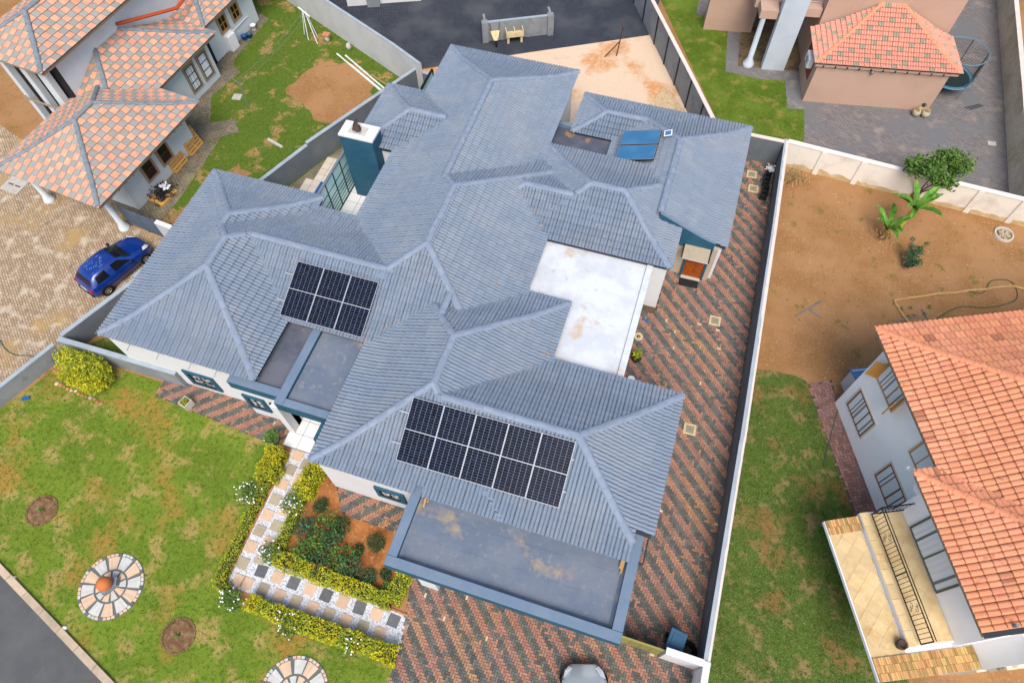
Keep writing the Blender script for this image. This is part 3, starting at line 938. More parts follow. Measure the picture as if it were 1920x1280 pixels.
# timber ends where the carport meets the roof
for (a, b) in (((-5.22, 5.95, 3.02), (-5.18, 5.25, 2.86)), ((1.66, 6.42, 3.05), (1.62, 5.15, 2.84)), ((1.58, 5.6, 2.93), (1.56, 5.3, 2.84)), ((-5.1, 5.75, 2.95), (-5.12, 5.45, 2.84))):
    MB().tube([a, b], .035, 4).build('timber_end', 'raw_timber', house)
# gable parapet and side entrance
gp = MB()
top = []
for k in range(9):
    x = -.15+2.51*k/8
    top.append((x, 2.35+Hm(2.83-x)+.17))
poly = [(-.15, 2.05), (2.36, 2.05)]+[(x, z) for x, z in top[::-1]]
for yy, d in ((19.330, 1), (19.480, -1)):
    pts = [(x, yy, z) for x, z in poly]
    gp.face(pts if d > 0 else pts[::-1], 1)
for i in range(len(poly)):
    a, b = poly[i], poly[(i+1) % len(poly)]
    gp.face([(a[0], 19.480, a[1]), (b[0], 19.480, b[1]), (b[0], 19.330, b[1]), (a[0], 19.330, a[1])][::-1], 1 if i < 2 or i == len(poly)-1 else 0)
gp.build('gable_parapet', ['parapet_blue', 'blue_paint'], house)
ew = MB()
ew.box(.2, 2.58, 19.400, 19.520, 0, 2.2)
ew.build('entrance_wall', 'beige_wall', house)
dr = MB()
dr.box(1.33, 1.42, 19.300, 19.400, 0, 2.05)
dr.box(2.27, 2.36, 19.300, 19.400, 0, 2.05)
dr.box(1.42, 2.27, 19.300, 19.400, 1.97, 2.05)
do = dr.build('door', 'blue_paint', house)
MB().box(1.43, 2.26, 19.355, 19.395, .04, 1.96).build('door_leaf', 'wood_orange', do)
MB().box(1.42, 2.27, 19.200, 19.390, 0, .05).build('door_step', 'concrete', do)
for k in range(2):
    MB().box(1.52+.37*k, 1.80+.37*k, 19.335, 19.357, .2, .9).build('door_panel', 'wood_orange', do)
    MB().box(1.52+.37*k, 1.80+.37*k, 19.335, 19.357, 1.05, 1.8).build('door_panel', 'wood_orange', do)
aw = MB()
aw.face([(1.16, 19.380, 2.22), (2.30, 19.380, 2.22), (2.30, 18.700, 2.02), (1.16, 18.700, 2.02)][::-1])
awn = aw.build('awning', 'steel_grey', house)
awn.data.materials[0] = MATS['stone_olive']
MB().tube([(1.16, 19.380, 2.23), (1.16, 18.700, 2.03)], .028, 6).build('awning_arm', 'black_metal', awn)
MB().tube([(2.30, 19.380, 2.23), (2.30, 18.700, 2.03)], .028, 6).build('awning_arm', 'black_metal', awn)
MB().tube([(1.16, 18.700, 2.03), (2.30, 18.700, 2.03)], .022, 6).build('awning_edge', 'aluminium', awn)
# windows
window(house, (-15.95, 7.815), 0, 1.05, .85, .62, 'black_metal', 'blue_paint', 2, 2, .17, .05, pane='window_blind')
window(house, (-13.2, 7.495), 0, .6, .8, .95, 'black_metal', 'blue_paint', 2, 1, .17, .05, pane='window_blind')
window(house, (-6.75, 5.635), 0, .8, .7, 1.2, 'black_metal', 'blue_paint', 2, 1, .17, .05, pane='window_blind')
window(house, (-5.2, 5.635), 0, .5, .7, 1.2, 'black_metal', 'blue_paint', 1, 1, .17, .05)
MB().lathe([(0, .04), (.09, .04), (.11, 0)], 12, (0, 0, 0)).build('wall_lamp', 'black_metal', house, (-12.45, 7.49, 1.75)).rotation_euler = (R(90), 0, 0)
for x in (-18.3, -17.0, -15.6, -14.5):
    MB().tube([(x, 7.80, 2.86), (x, 7.5, 2.78)], .02, 5).build('eave_bracket', 'steel_grey', house)
# chimney
ch = MB()
ch.box(-14.62, -13.02, 19.42, 20.30, 0, 3.9)
co = ch.build('chimney', 'blue_paint', house, bevel=.015)
c2 = MB()
c2.box(-14.65, -12.99, 19.39, 20.33, 3.86, 3.98)
c2.build('chimney_cap', 'white_wall', co, bevel=.02)
MB().box(-14.25, -13.45, 19.60, 20.1, 3.98, 4.01).build('chimney_pot_base', 'concrete', co)
cv = MB()
cv.tube([(-13.85, 19.85, 4.0), (-13.85, 19.85, 4.2)], .14, 10)
cv.add([(-14.15, 20.05, 4.16), (-14.0, 20.22, 4.4), (-13.75, 19.78, 4.28), (-13.6, 19.6, 4.18), (-14.0, 19.6, 4.18), (-13.9, 19.95, 4.34)], [(0, 1, 5), (1, 2, 5), (2, 3, 4), (4, 0, 5), (2, 4, 5)])
cv.build('cowl', 'rust', co)
# glazed screen, patio and pool on the left
pt = MB().box(-15.0, -12.3, 15.9, 20.6, .0, .04).build('patio_floor', 'grout', house)
for i in range(6):
    for j in range(8):
        inst(tme, 'floor_tile', pt, Matrix.Translation((-14.68+.6*i, 16.2+.6*j, .04)))
gl = thing('glass_screen', 'pale green glazed screen with black bars beside the blue chimney', 'glass screen', (-15.02, 18.6, 0))
for k in range(5):
    y = -1.5+.75*k
    MB().box(-.03, .03, y-.025, y+.025, 0, 2.3).build('post', 'black_metal', gl)
for k in range(4):
    y = -1.5+.75*k
    MB().box(-.008, .008, y+.03, y+.72, .12, 2.22).build('pane', 'mint_glass', gl)
for z in (.08, .3, .52, .74, .96, 1.18, 1.62, 2.26):
    MB().box(-.022, .022, -1.5, 1.5, z-.014, z+.014).build('bar', 'black_metal', gl)
MB().box(-.06, .06, -1.55, 1.55, 2.28, 2.34).build('top_rail', 'steel_grey', gl)
gl2 = thing('glass_screen', 'short pale green glazed screen between grey wall and house roof at the back', 'glass screen', (-13.15, 25.3, 0))
MB().box(-.012, .012, -.9, 1.2, .1, 2.2).build('pane', 'mint_glass', gl2)
MB().box(-.05, .05, -.95, 1.25, 2.2, 2.28).build('top_rail', 'black_metal', gl2)
MB().box(-.05, .05, 1.2, 1.28, 0, 2.2).build('post', 'black_metal', gl2)
sheet('pool_terrace', [(-18.6, 17.6), (-17.45, 20.5), (-16.4, 22.8), (-14.5, 26.8), (-12.6, 27.0), (-12.6, 16), (-18.6, 16)], .017, 'old_paving')
pool = thing('swimming_pool', 'narrow blue pool with cream tiled surround by the grey wall', 'pool', (-16.3, 18.6, 0))
for i in range(-3, 4):
    for j in range(12):
        x, y = -.62+.41*i, -2.0+.41*j
        if i < 0 and (y > 2.0+.9*i or y < -2.4-.5*i):
            continue
        if i in (1, 2) and j < 8:
            continue
        MB().box(x-.195, x+.195, y-.195, y+.195, .0, .035).build('coping_tile', 'cream_tile', pool)
MB().box(-.42, .42, -2.25, 1.15, .0, .024).build('water', 'pool_water', pool)
# rear courtyard slab
MB().box(-5.9, -2.6, 22.2, 24.45, 2.0, 2.25).build('courtyard_roof', 'membrane_dark', house)
MB().box(-5.9, -4.95, 24.46, 24.7, 2.0, 2.42).build('courtyard_parapet', 'parapet_blue', house)
# loose mortar and broken bits along the valleys
def valley_bits(p, q, n, zf):
    for k in range(n):
        t = random.random()
        x, y = p[0]+(q[0]-p[0])*t+random.uniform(-.12, .12), p[1]+(q[1]-p[1])*t+random.uniform(-.12, .12)
        h = max([r['ze']+Hm(min(x-r['x0'], r['x1']-x, y-r['y0'], r['y1']-y)) if min(x-r['x0'], r['x1']-x, y-r['y0'], r['y1']-y) > 0 and not ('clip' in r and y < 19.42) else -9 for r in MR])
        a = random.uniform(0, 3)
        s1, s2 = random.uniform(.03, .08), random.uniform(.012, .03)
        MB().box(-s1, s1, -s2, s2, 0, .03).build('mortar_bit', 'terracotta_bit', house, (x, y, h+.055), a)
for a in (((-4.6, 15.2), (-5.6, 13.9), 6), ((-2.8, 12.0), (-3.6, 11.0), 6), ((-9.6, 10.4), (-8.6, 11.6), 6), ((-12.3, 15.6), (-11.3, 14.6), 5), ((-4.5, 17.3), (-5.2, 18.6), 5), ((-5.6, 21.0), (-4.9, 20.2), 3)):
    valley_bits(*a, None)

# solar panels -------------------------------------------------------------
def panel_mesh():
    W_, L_ = 1.134, 2.2
    fr_ = MB()
    fw = .015
    fr_.box(-W_/2, W_/2, 0, fw, 0, .035)
    fr_.box(-W_/2, W_/2, L_-fw, L_, 0, .035)
    fr_.box(-W_/2, -W_/2+fw, fw, L_-fw, 0, .035)
    fr_.box(W_/2-fw, W_/2, fw, L_-fw, 0, .035)
    fr_.box(-W_/2+fw, W_/2-fw, L_/2-.009, L_/2+.009, .02, .0335)
    back = MB().box(-W_/2+fw, W_/2-fw, fw, L_-fw, .012, .026)
    ce = MB()
    cw, chh = (W_-2*fw)/6, (L_/2-fw-.014)/12
    for half in (0, 1):
        yb = fw if half == 0 else L_/2+.014
        for i in range(6):
            for j in range(12):
                x0, y0 = -W_/2+fw+cw*i+.0035, yb+chh*j+.0018
                ce.box(x0, x0+cw-.007, y0, y0+chh-.0036, .0262, .0292)
    return fr_, back, ce
def plane_mx(p0, px, py):
    ex = (Vector(px)-Vector(p0)).normalized()
    ey = Vector(py)-Vector(p0)
    ey = (ey-ex*ey.dot(ex)).normalized()
    ez = ex.cross(ey)
    return Matrix([[ex[k], ey[k], ez[k], p0[k]] for k in range(3)]+[[0, 0, 0, 1]])
a_, b_, c_ = panel_mesh()
fo_, bo_, ceo = a_.build('frame', 'aluminium'), b_.build('backsheet', 'panel_line'), c_.build('cells', 'panel_cell')
pf, pb, pc = fo_.data, bo_.data, ceo.data
for q in (fo_, bo_, ceo):
    bpy.data.objects.remove(q)
def solar(mx, label, grp):
    o = thing('solar_panel', label, 'solar panel', group=grp)
    o.matrix_world = mx
    for me, nm in ((pf, 'frame'), (pb, 'backsheet'), (pc, 'cells')):
        inst(me, nm, o, Matrix.Identity(4))
    return o
M2 = plane_mx((-6.52, 6.36, 3.44), (-.79, 6.42, 3.46), (-6.55, 8.37, 4.36))
nth = ['leftmost', 'second from left', 'middle', 'second from right', 'rightmost']
for k in range(5):
    solar(M2 @ Matrix.Translation((.57+1.143*k, 0, .03)), 'black solar panel, %s in the row of five above the carport' % nth[k], 'solar panels above the carport')
M1 = plane_mx((-13.10, 10.50, 3.28), (-9.58, 10.50, 3.28), (-13.10, 12.53, 4.06))
n3 = ['left', 'middle', 'right']
for k in range(3):
    solar(M1 @ Matrix.Translation((.57+1.143*k, -.02, .03)), 'black solar panel, %s one of the three above the flat porch roofs' % n3[k], 'solar panels above the porch')
def rail(mx, L_, y, label):
    o = MB().box(-.34, L_+.10, -.015, .015, -.06, -.02).build('mounting_rail', 'aluminium')
    o.matrix_world = mx @ Matrix.Translation((0, y, .03))
    tag(o, label, 'rail', 'solar mounting rails')
rail(M2, 5.7, .55, 'lower aluminium rail under the row of five solar panels')
rail(M2, 5.7, 1.62, 'upper aluminium rail under the row of five solar panels')
rail(M1, 3.05, .55, 'lower aluminium rail under the three porch solar panels')
rail(M1, 3.05, 1.62, 'upper aluminium rail under the three porch solar panels')
# solar water heating collectors
for k, (lab) in enumerate(('blue solar water collector, lower of the pair at the roof corner', 'blue solar water collector, upper of the pair at the roof corner')):
    MH = plane_mx((-2.70, 22.42, 2.86), (-1.04, 22.42, 3.40), (-2.76, 24.3, 2.86))
    o = thing('solar_collector', lab, 'solar collector', group='solar water collectors')
    o.matrix_world = MH @ Matrix.Translation((0, .97*k, .1))
    MB().box(0, 1.75, 0, .90, -.08, 0).build('casing', 'black_metal', o)
    MB().box(.03, 1.72, .03, .87, .0, .006).build('glass', 'collector', o)
    f = MB()
    for q in ((0, 1.75, 0, .028), (0, 1.75, .872, .90), (0, .028, .03, .87), (1.722, 1.75, .03, .87)):
        f.box(*q, .0, .018)
    f.build('frame', 'steel_grey', o)
o = thing('small_solar_panel', 'tiny square solar panel with white frame beside the blue collectors', 'solar panel')
o.matrix_world = plane_mx((-.90, 23.85, 3.54), (-.5, 23.9, 3.70), (-.94, 24.2, 3.54))
MB().box(0, .36, 0, .36, 0, .02).build('frame', 'plastic_white', o)
MB().box(.05, .31, .05, .31, .02, .024).build('cells', 'collector', o)

# ------------------------------------------------------------------ boundary walls
def wall(name, label, pts, h, th, side, top='wall_top', face='boundary_grey', face2=None, steps=None, cope=.0, piers=None, pm=None):
    """a run of wall along pts (inner line); side = +1/-1: thickness goes to the left/right of travel"""
    o = thing(name, label, 'wall')
    mb, cp = MB(), MB()
    hs = h if isinstance(h, (list, tuple)) else [h]*(len(pts)-1)
    for i in range(len(pts)-1):
        a, b = Vector(pts[i]), Vector(pts[i+1])
        d = (b-a).normalized()
        n = Vector((-d.y, d.x))*side
        q = [tuple(a), tuple(b), tuple(b+n*th), tuple(a+n*th)]
        mb.prism(q, -.02, hs[i]-.04-.002*i, 0)
        e = cope
        q = [tuple(a-n*e-d*.0), tuple(b-n*e), tuple(b+n*(th+e)), tuple(a+n*(th+e))]
        cp.prism(q, hs[i]-.04-.002*i+.001, hs[i]-.003*i, 0, bottom=True)
        if piers:
            L_ = (b-a).length
            k = piers[0]
            while k < L_:
                p = a+d*k
                w_ = piers[2]
                x = MB()
                x.prism([tuple(p-d*w_-n*piers[3]), tuple(p+d*w_-n*piers[3]), tuple(p+d*w_+n*.01), tuple(p-d*w_+n*.01)], -.01, hs[i]-.045, 0)
                x.build('pier', pm or face, o)  # real pilasters, except the black strips painted as shadows by the sand yard
                k += piers[1]
    wo = mb.build('wall', face, o)
    cp.build('coping', top, o)
    return o
wall('boundary_wall', 'long grey wall with pale peeling top between brick drive and right garden', [(4.87, 3.65), (4.86, 11.5), (4.74, 21.5), (4.62, 27.6)], [1.45, 1.5, 1.52], .17, -1, 'wall_top', 'boundary_dark', cope=.02)
wpe = MB()
for (a, b, h_) in (((4.87, 3.65), (4.86, 11.5), 1.45), ((4.86, 11.5), (4.74, 21.5), 1.5), ((4.74, 21.5), (4.62, 27.5), 1.52)):
    n = int(abs(b[1]-a[1])/.25)
    for k in range(n):
        t0, t1 = k/n, (k+1)/n
        x0, x1 = a[0]+(b[0]-a[0])*t0, a[0]+(b[0]-a[0])*t1
        y0, y1 = a[1]+(b[1]-a[1])*t0, a[1]+(b[1]-a[1])*t1
        w0 = .115+.035*noise.noise((0, y0*2.3, 0))-(.05 if y0 > 17 else 0)
        w1 = .115+.035*noise.noise((0, y1*2.3, 0))-(.05 if y1 > 17 else 0)
        wpe.prism([(x0+w0, y0), (x1+w1, y1), (x1+.195, y1), (x0+.195, y0)], h_-.04, h_+.006)
wpe.build('peeled_edge', 'peeled_top', bpy.data.objects['boundary_wall'])['label'] = 'bare pinkish strip where the paint has peeled'
cpo = thing('boundary_wall', 'short dark grey wall behind the back corner of the drive', 'wall')
MB().box(1.6, 4.6, 27.32, 27.47, -.02, 1.5).build('wall', 'boundary_dark', cpo)
MB().box(1.6, 4.6, 27.30, 27.49, 1.501, 1.55).build('coping', 'peeled_top', cpo)
wall('boundary_wall', 'cream panelled garden wall with pilasters above the bare soil', [(4.80, 27.45), (10.0, 27.12), (20, 26.6)], [1.5, 1.5], .18, 1, 'cream_wall', 'cream_wall', cope=.03, piers=(1.75, 1.85, .12, .05), pm='cream_wall')
wall('boundary_wall', 'grey panelled wall with painted pilaster shadows between sand yard and green lawn', [(1.05, 27.55), (-.7, 30.65), (-3.5, 35.5), (-7, 41.6)], [1.8, 1.8, 1.8], .16, -1, 'peeled_top', 'boundary_grey', cope=.02, piers=(1.2, 1.75, .05, .04), pm='trim_black')  # black pier strips paint in the shadows of the pilasters
wall('boundary_wall', 'pale plastered wall between grassy side yard and dark paved yard', [(-33, 36.3), (-24.07, 31.87), (-15.97, 28.0), (-14.1, 27.0)], [2.0, 2.0, 2.0], .16, 1, 'wall_top', 'pale_wall')
wall('boundary_wall', 'dark grey wall running down beside chimney and pool', [(-14.33, 27.3), (-17.5, 20.6), (-19.85, 14.6)], [1.5, 1.38], .16, -1, 'wall_top', 'boundary_dark', cope=.01)
wall('boundary_wall', 'short grey wall behind the rear roof corner', [(-14.0, 27.05), (-12.2, 26.9)], [1.45], .15, 1, 'wall_top', 'boundary_dark')
wall('boundary_wall', 'stepped grey wall beside the blue car', [(-19.85, 14.6), (-21.2, 11.2), (-22.6, 7.8)], [1.38, 1.2], .18, -1, 'wall_top', 'boundary_dark', cope=.01)
wall('boundary_wall', 'low grey front wall behind the yellow bush', [(-22.75, 7.6), (-17.15, 7.66)], [1.12], .2, 1, 'wall_top', 'boundary_grey', cope=.01)
wall('boundary_wall', 'low grey wall between front lawn and neighbour driveway', [(-22.9, 7.45), (-24.0, 4.5), (-26.5, -1)], [.9, .88], .18, -1, 'wall_top', 'boundary_grey')
wall('boundary_wall', 'tall mossy grey wall at the far right of the upper yard', [(15.62, 27.0), (15.6, 35), (15.44, 46)], [1.5, 1.5], .2, -1, 'peeled_top', 'mossy_wall', cope=.02)
def splash(a, b, side, m_, h_, parent):
    """earth splashed up the foot of a wall"""
    a, b = Vector(a), Vector(b)
    d = (b-a).normalized()
    n_ = Vector((-d.y, d.x))*side*-.004
    N_ = int((b-a).length/.18)
    mb = MB()
    for k in range(N_):
        p, q = a.lerp(b, k/N_)+n_, a.lerp(b, (k+1)/N_)+n_
        hp, hq = [h_*(.55+.9*abs(noise.noise((t.x*1.1, t.y*1.1, 2)))+.3*noise.noise((t.x*6, t.y*6, 1))) for t in (p, q)]
        mb.face([(p.x, p.y, 0), (q.x, q.y, 0), (q.x, q.y, hq), (p.x, p.y, hp)])
    mb.build('soil_stain', m_, parent)
mat('splash_ochre', (0.50, 0.36, 0.18), .95, 0, [(3, (0.60, 0.48, 0.30), .45, .62, 5)])
mat('splash_brown', (0.20, 0.15, 0.095), .95, 0, [(3, (0.15, 0.12, 0.085), .45, .62, 5)])
cwl = [o for o in bpy.data.objects if o.get('label', '').startswith('cream panelled')][0]
splash((4.95, 27.44), (10.0, 27.12), 1, 'splash_ochre', .34, cwl)
splash((10.0, 27.12), (19, 26.65), 1, 'splash_ochre', .34, cwl)
dwl = [o for o in bpy.data.objects if o.get('label', '').startswith('long grey wall')][0]
splash((4.87, 3.7), (4.86, 11.5), -1, 'splash_brown', .14, dwl)
splash((4.86, 11.5), (4.74, 21.5), -1, 'splash_brown', .14, dwl)
splash((4.74, 21.5), (4.63, 27.3), -1, 'splash_brown', .14, dwl)
gw = thing('gate_wall', 'white plastered gate pier and return wall at the drive entrance', 'wall')
MB().box(3.68, 4.86, 3.5, 3.66, -.02, 1.44).build('wall', 'white_wall', gw)
MB().box(3.66, 4.88, 3.47, 3.69, 1.441, 1.5).build('coping', 'white_wall', gw)
MB().box(4.88, 5.06, -8, 3.64, -.02, 1.44).build('wall', 'white_wall', gw)
MB().box(4.86, 5.08, -8, 3.66, 1.441, 1.495).build('coping', 'white_wall', gw)
gt = thing('side_gate', 'olive panelled gate between carport and white gate pier', 'gate', (0, 0, 0))
for k in range(4):
    MB().box(2.2+.36*k+.006, 2.2+.36*(k+1)-.006, 3.58, 3.62, .05, 1.2).build('panel', 'gate_olive', gt)
MB().box(2.2, 3.66, 3.57, 3.63, 1.2, 1.25).build('top_rail', 'gate_olive', gt)

# ------------------------------------------------------------------ left neighbour (chequered roof)
LH = thing('left_house', 'pale grey neighbour house with chequered orange and grey tile roofs', 'house', (-23.8, 13.45, 0), R(-6))
WL = Matrix.Translation((-23.8, 13.45, 0)) @ Matrix.Rotation(R(-6), 4, 'Z')
LR = [RC(-6, 0, 0, 7.2, 2.6), RC(-8.45, -2.45, 4.2, 11.9, 2.6), RC(-9.2, -3.25, 12.07, 22, 2.6)]
wallx = lambda x, y: x > -5.42
LR[1].update(clip=wallx, clipax=(0, 1, -5.42))
LR[2].update(clip=wallx, clipax=(0, 1, -5.42))
TR = [RC(-9.4, -4.85, 3.95, 16, 5.2)]
HL = Hprof(.36, .50)
chk = lambda i, row, k, px, py: (row+k) % 2
build_roof(LH, LR, HL, 'flat', .34, .33, ['L_orange', 'L_grey'], chk, capm='L_cap', cap_r=.12, wld=WL, fascia='surround_tan')
build_roof(LH, TR, HL, 'flat', .34, .33, ['L_orange', 'L_grey'], chk, capm='L_cap', cap_r=.13, wld=WL, maxn=150, fascia='surround_tan')
wl = MB()
wl.box(-5.2, -.85, 1.9, 6.6, -.02, 2.5)
wl.box(-5.2, -2.95, 6.603, 11.5, -.02, 2.495)
wl.box(-5.3, -3.8, 11.503, 16.5, -.02, 2.49)
wl.box(-9.0, -5.42, 5.0, 16, -.02, 5.1)
wl.build('wall', 'L_wall', LH)
fl_ = MB()
for (a, b) in (((-5.38, 8.9, 4.25), (-4.4, 11.9, 3.5)), ((-4.4, 11.9, 3.5), (-4.6, 14.8, 3.75))):
    fl_.tube([a, b], .085, 6)
fl_.build('flashing', 'red_flash', LH)
for (x, y) in ((-.78, .72), (-5.4, .66)):
    c_ = MB().lathe([(.26, 0), (.26, .12), (.2, .16), (.2, .3), (.155, .36), (.14, 2.3), (.2, 2.4), (.2, 2.5)], 14).build('column', 'L_wall', LH, (x, y, 0), smooth=True)
MB().box(-5.5, -.7, .55, .85, 2.3, 2.52).build('beam', 'L_wall', LH)
for (x, y, wd_) in ((-7.2, 4.6, .35), (-6.2, 4.7, .5), (-8.3, 4.5, .3)):
    MB().box(x-wd_/2, x+wd_/2, y-.15, y+.15, 0, 5.1).build('column', 'L_wall', LH)
MB().box(-9, -5.43, 4.95, 4.99, .1, 4.9).build('garage_door', 'trim_black', LH)
# windows on the long side (they face local +x)
for (y, z, w_, h_, c_, rw, cur) in ((3.5, .78, .62, .95, 1, 2, None), (4.65, .78, .62, .95, 1, 2, None)):
    window(LH, (-.85, y), R(90), w_, h_, z, 'frame_brown', 'surround_tan', c_, rw, .11, .03)
for y in (9.75, 10.82):
    window(LH, (-2.95, y), R(90), .62, 1.35, .55, 'black_metal', 'surround_tan', 1, 3, .11, .03, curtain='curtain')
for y in (13.8, 14.95):
    window(LH, (-3.8, y), R(90), .6, .85, 1.12, 'frame_ochre', 'surround_tan', 2, 2, .10, .03)
dk = MB().box(-3.05, -2.94, 11.52, 11.56, .0, 2.0)
MB().box(-3.79, -3.76, 11.75, 12.35, .02, 1.95).build('door', 'trim_black', LH)
for k in range(13):
    MB().box(-.8, -.05, .75+.5*k, .81+.5*k, 2.34, 2.42).build('rafter_end', 'trim_black', LH)
# chimney-like box on the upper roof
MB().box(-6.6, -5.5, 9.0, 10.4, 5.2, 6.9).build('roof_box', 'concrete', LH)

# ------------------------------------------------------------------ right neighbour (terracotta roof, two storeys)
RH = thing('right_house', 'white two storey house with terracotta tile roof and balcony', 'house', (8.55, 14.93, 0), R(24.3))
WR = Matrix.Translation((8.55, 14.93, 0)) @ Matrix.Rotation(R(24.3), 4, 'Z')
RR = [RC(-.34, 13.0, -14, .54, 5.0), RC(-1.1, 9, -14.5, -4.55, 5.0, clip=lambda x, y: y > -9.3, clipax=(1, 1, -9.3))]
RR[0].update(clip=lambda x, y: y > -9.3, clipax=(1, 1, -9.3))
HRf = Hprof(.30, .47)
pickR = lambda i, row, k, px, py: 1 if random.random() < .045 else 0
build_roof(RH, RR, HRf, 'roll', .36, .34, ['R_tile', 'R_tile_dark'], pickR, capm='P_cap', cap_r=.13, wld=WR, fascia='surround_tan', lift=.02)
wr = MB()
wr.box(0, 12.5, -10.02, .0, -.02, 4.93)
wr.box(-.6, 3, -9.3, -4.95, 2.1, 4.92)
wr.build('wall', 'R_wall', RH)
for (y, z, cl, h_) in ((-1.15, .92, 'frame_brown', 1.25), (-4.05, .92, 'frame_brown', 1.25), (-1.2, 3.42, 'frame_ochre', 1.1), (-4.1, 3.46, 'frame_ochre', 1.1)):
    window(RH, (0, y), R(-90), 1.36, h_, z, cl, 'reveal', 3, 1, .07, .015, curtain='curtain', fw=.04)
for (y, s_) in ((-.62, 1), (-1.75, -1)):
    m_ = MB()
    m_.face([(-.05, y, 3.45), (-.40, y+.22*s_, 3.45), (-.40, y+.22*s_, 4.4), (-.05, y, 4.4)])
    m_.tube([(-.40, y+.22*s_, 3.45), (-.40, y+.22*s_, 4.4)], .03, 4)
    m_.tube([(-.05, y, 3.45), (-.40, y+.22*s_, 3.45)], .03, 4)
    m_.build('open_casement', 'frame_ochre', RH)
window(RH, (-.6, -6.75), R(-90), 2.1, 1.5, 2.78, 'frame_green', None, 2, 1, curtain='curtain', fw=.07)
# balcony
bl = MB().box(-2.05, -.61, -9.2, -5.05, 2.45, 2.68).build('balcony', 'white_wall', RH, bevel=.01)
for i in range(7):
    for j in range(16):
        u, v = -3.4+.38*i, -10.6+.38*j
        cx, cy = -1.2+(u+2.2)*.72-(v+7.5)*.69, -7.1+(u+2.2)*.69+(v+7.5)*.72
        if -1.62 < cx < -.82 and -9.0 < cy < -5.25:
            o = MB().box(-.184, .184, -.184, .184, 0, .012).build('floor_tile', 'sandstone', bl, (cx, cy, 2.681), R(44))
for k in range(9):
    MB().box(-2.04, -1.78, -9.18+.46*k, -9.18+.46*k+.45, 2.68, 2.71).build('coping_stone', 'sandstone', bl)
MB().box(-1.78, -.62, -9.15, -5.1, 2.672, 2.686).build('floor_bed', 'sandstone', bl)
rl = thing('balcony_railing', 'black wrought iron balcony railing with scroll panels', 'railing', (8.55, 14.93, 0), R(24.3))
for z in (2.82, 3.55):
    MB().tube([(-1.72, -9.15, z), (-1.72, -5.15, z)], .022, 6).build('rail', 'black_metal', rl)
    MB().tube([(-1.72, -5.15, z), (-.62, -5.15, z)], .022, 6).build('rail', 'black_metal', rl)
MB().tube([(-1.66, -9.15, 3.6), (-1.66, -5.15, 3.6)], .018, 6).build('rail', 'black_metal', rl)
for k in range(31):
    y = -9.15+k*.133
    if k in (7, 8, 23, 24):
        continue
    MB().tube([(-1.72, y, 2.82), (-1.72, y, 3.55)], .010 if k not in (0, 15, 30) else .024, 5).build('baluster', 'black_metal', rl)
for k in range(8):
    x = -1.6+.13*k
    MB().tube([(x, -5.15, 2.82), (x, -5.15, 3.55)], .010, 5).build('baluster', 'black_metal', rl)
for yc in (-9.15+7.5*.133, -9.15+23.5*.133):
    for (dy, dz, r_) in ((-.07, .12, .1), (.06, -.1, .1), (.02, .2, .07), (-.03, -.22, .07)):
        pts = [(-1.72, yc+dy+r_*(1-.06*t)*math.cos(t*.55), 3.19+dz+r_*(1-.06*t)*math.sin(t*.55)) for t in range(11)]
        MB().tube(pts, .009, 4).build('scroll', 'black_metal', rl)
# veranda roof ledge below the balcony, with brick copings
vr = MB().box(-3.18, -.01, -9.99, -5.12, 2.26, 2.42).build('veranda_slab', 'R_wall', RH)
for (x, y) in ((-1.2, -9.6), (-1.2, -5.4), (-1.2, -7.5)):
    MB().box(x-.15, x+.15, y-.15, y+.15, -.02, 2.258).build('veranda_column', 'R_wall', RH)
for i in range(12):
    for j in range(24):
        u, v = i-6, j-12
        cx, cy = -2.55+(u*.72-v*.69)*.4, -7.4+(u*.69+v*.72)*.4
        if -2.96 < cx < -2.22 and -9.2 < cy < -5.7:
            MB().box(-.196, .196, -.196, .196, 0, .014).build('floor_tile', 'sandstone', vr, (cx, cy, 2.434), R(44))
MB().box(-3.15, -2.07, -9.32, -5.5, 2.421, 2.438).build('floor_bed', 'sandstone', vr)
def coping(x0, x1, y0, y1, za, zb, pitch, rows_, lab):
    """brick on edge coping: one brick per strip and row"""
    o = MB().prism([(x0, y0), (x1, y0), (x1, y1), (x0, y1)], 2.421, za).build('wing_wall', 'reveal', RH)
    o['label'] = lab
    n = int((x1-x0)/pitch)
    wy = (y1-y0)/rows_
    k = 0
    for i in range(n):
        for j in range(rows_):
            x = x0+pitch*(i+.5)
            z = za+(zb-za)*(i+.5)/n
            MB().box(-pitch*.46, pitch*.46, -wy*.485, wy*.485, -.02, random.uniform(.03, .05)).build('brick', 'clad_brick', o, (x, y0+wy*(j+.5), z), random.uniform(-.02, .02))
coping(-3.16, .32, -10.0, -9.34, 2.45, 2.45, .075, 3, 'wide brick topped wing wall at the end of the balcony')
coping(-3.16, -2.06, -5.60, -5.12, 2.45, 2.6, .075, 2, 'sloping brick topped wing wall at the balcony corner')
ck = MB().box(.42, 1.6, -10.1, -9.2, 2.0, 2.95).build('chimney', 'sooty_plaster', RH)
MB().box(.40, 1.62, -10.12, -9.18, 2.951, 3.02).build('chimney_cap', 'sooty_plaster', ck)
MB().box(.78, 1.1, -9.8, -9.5, 3.0, 3.035).build('flue', 'trim_black', ck)
MB().tube([(-.4, -9.1, 4.9), (-.4, -9.1, 5.5)], .05, 6).build('vent_pipe', 'steel_grey', RH)
window(RH, (.75, -10.02), 0, 1.0, .9, .9, 'frame_brown', 'reveal', 2, 1, .10, .03)
dsh = thing('satellite_dish', 'white satellite dish on the white wall beside the balcony', 'satellite dish', (8.55, 14.93, 0), R(24.3))
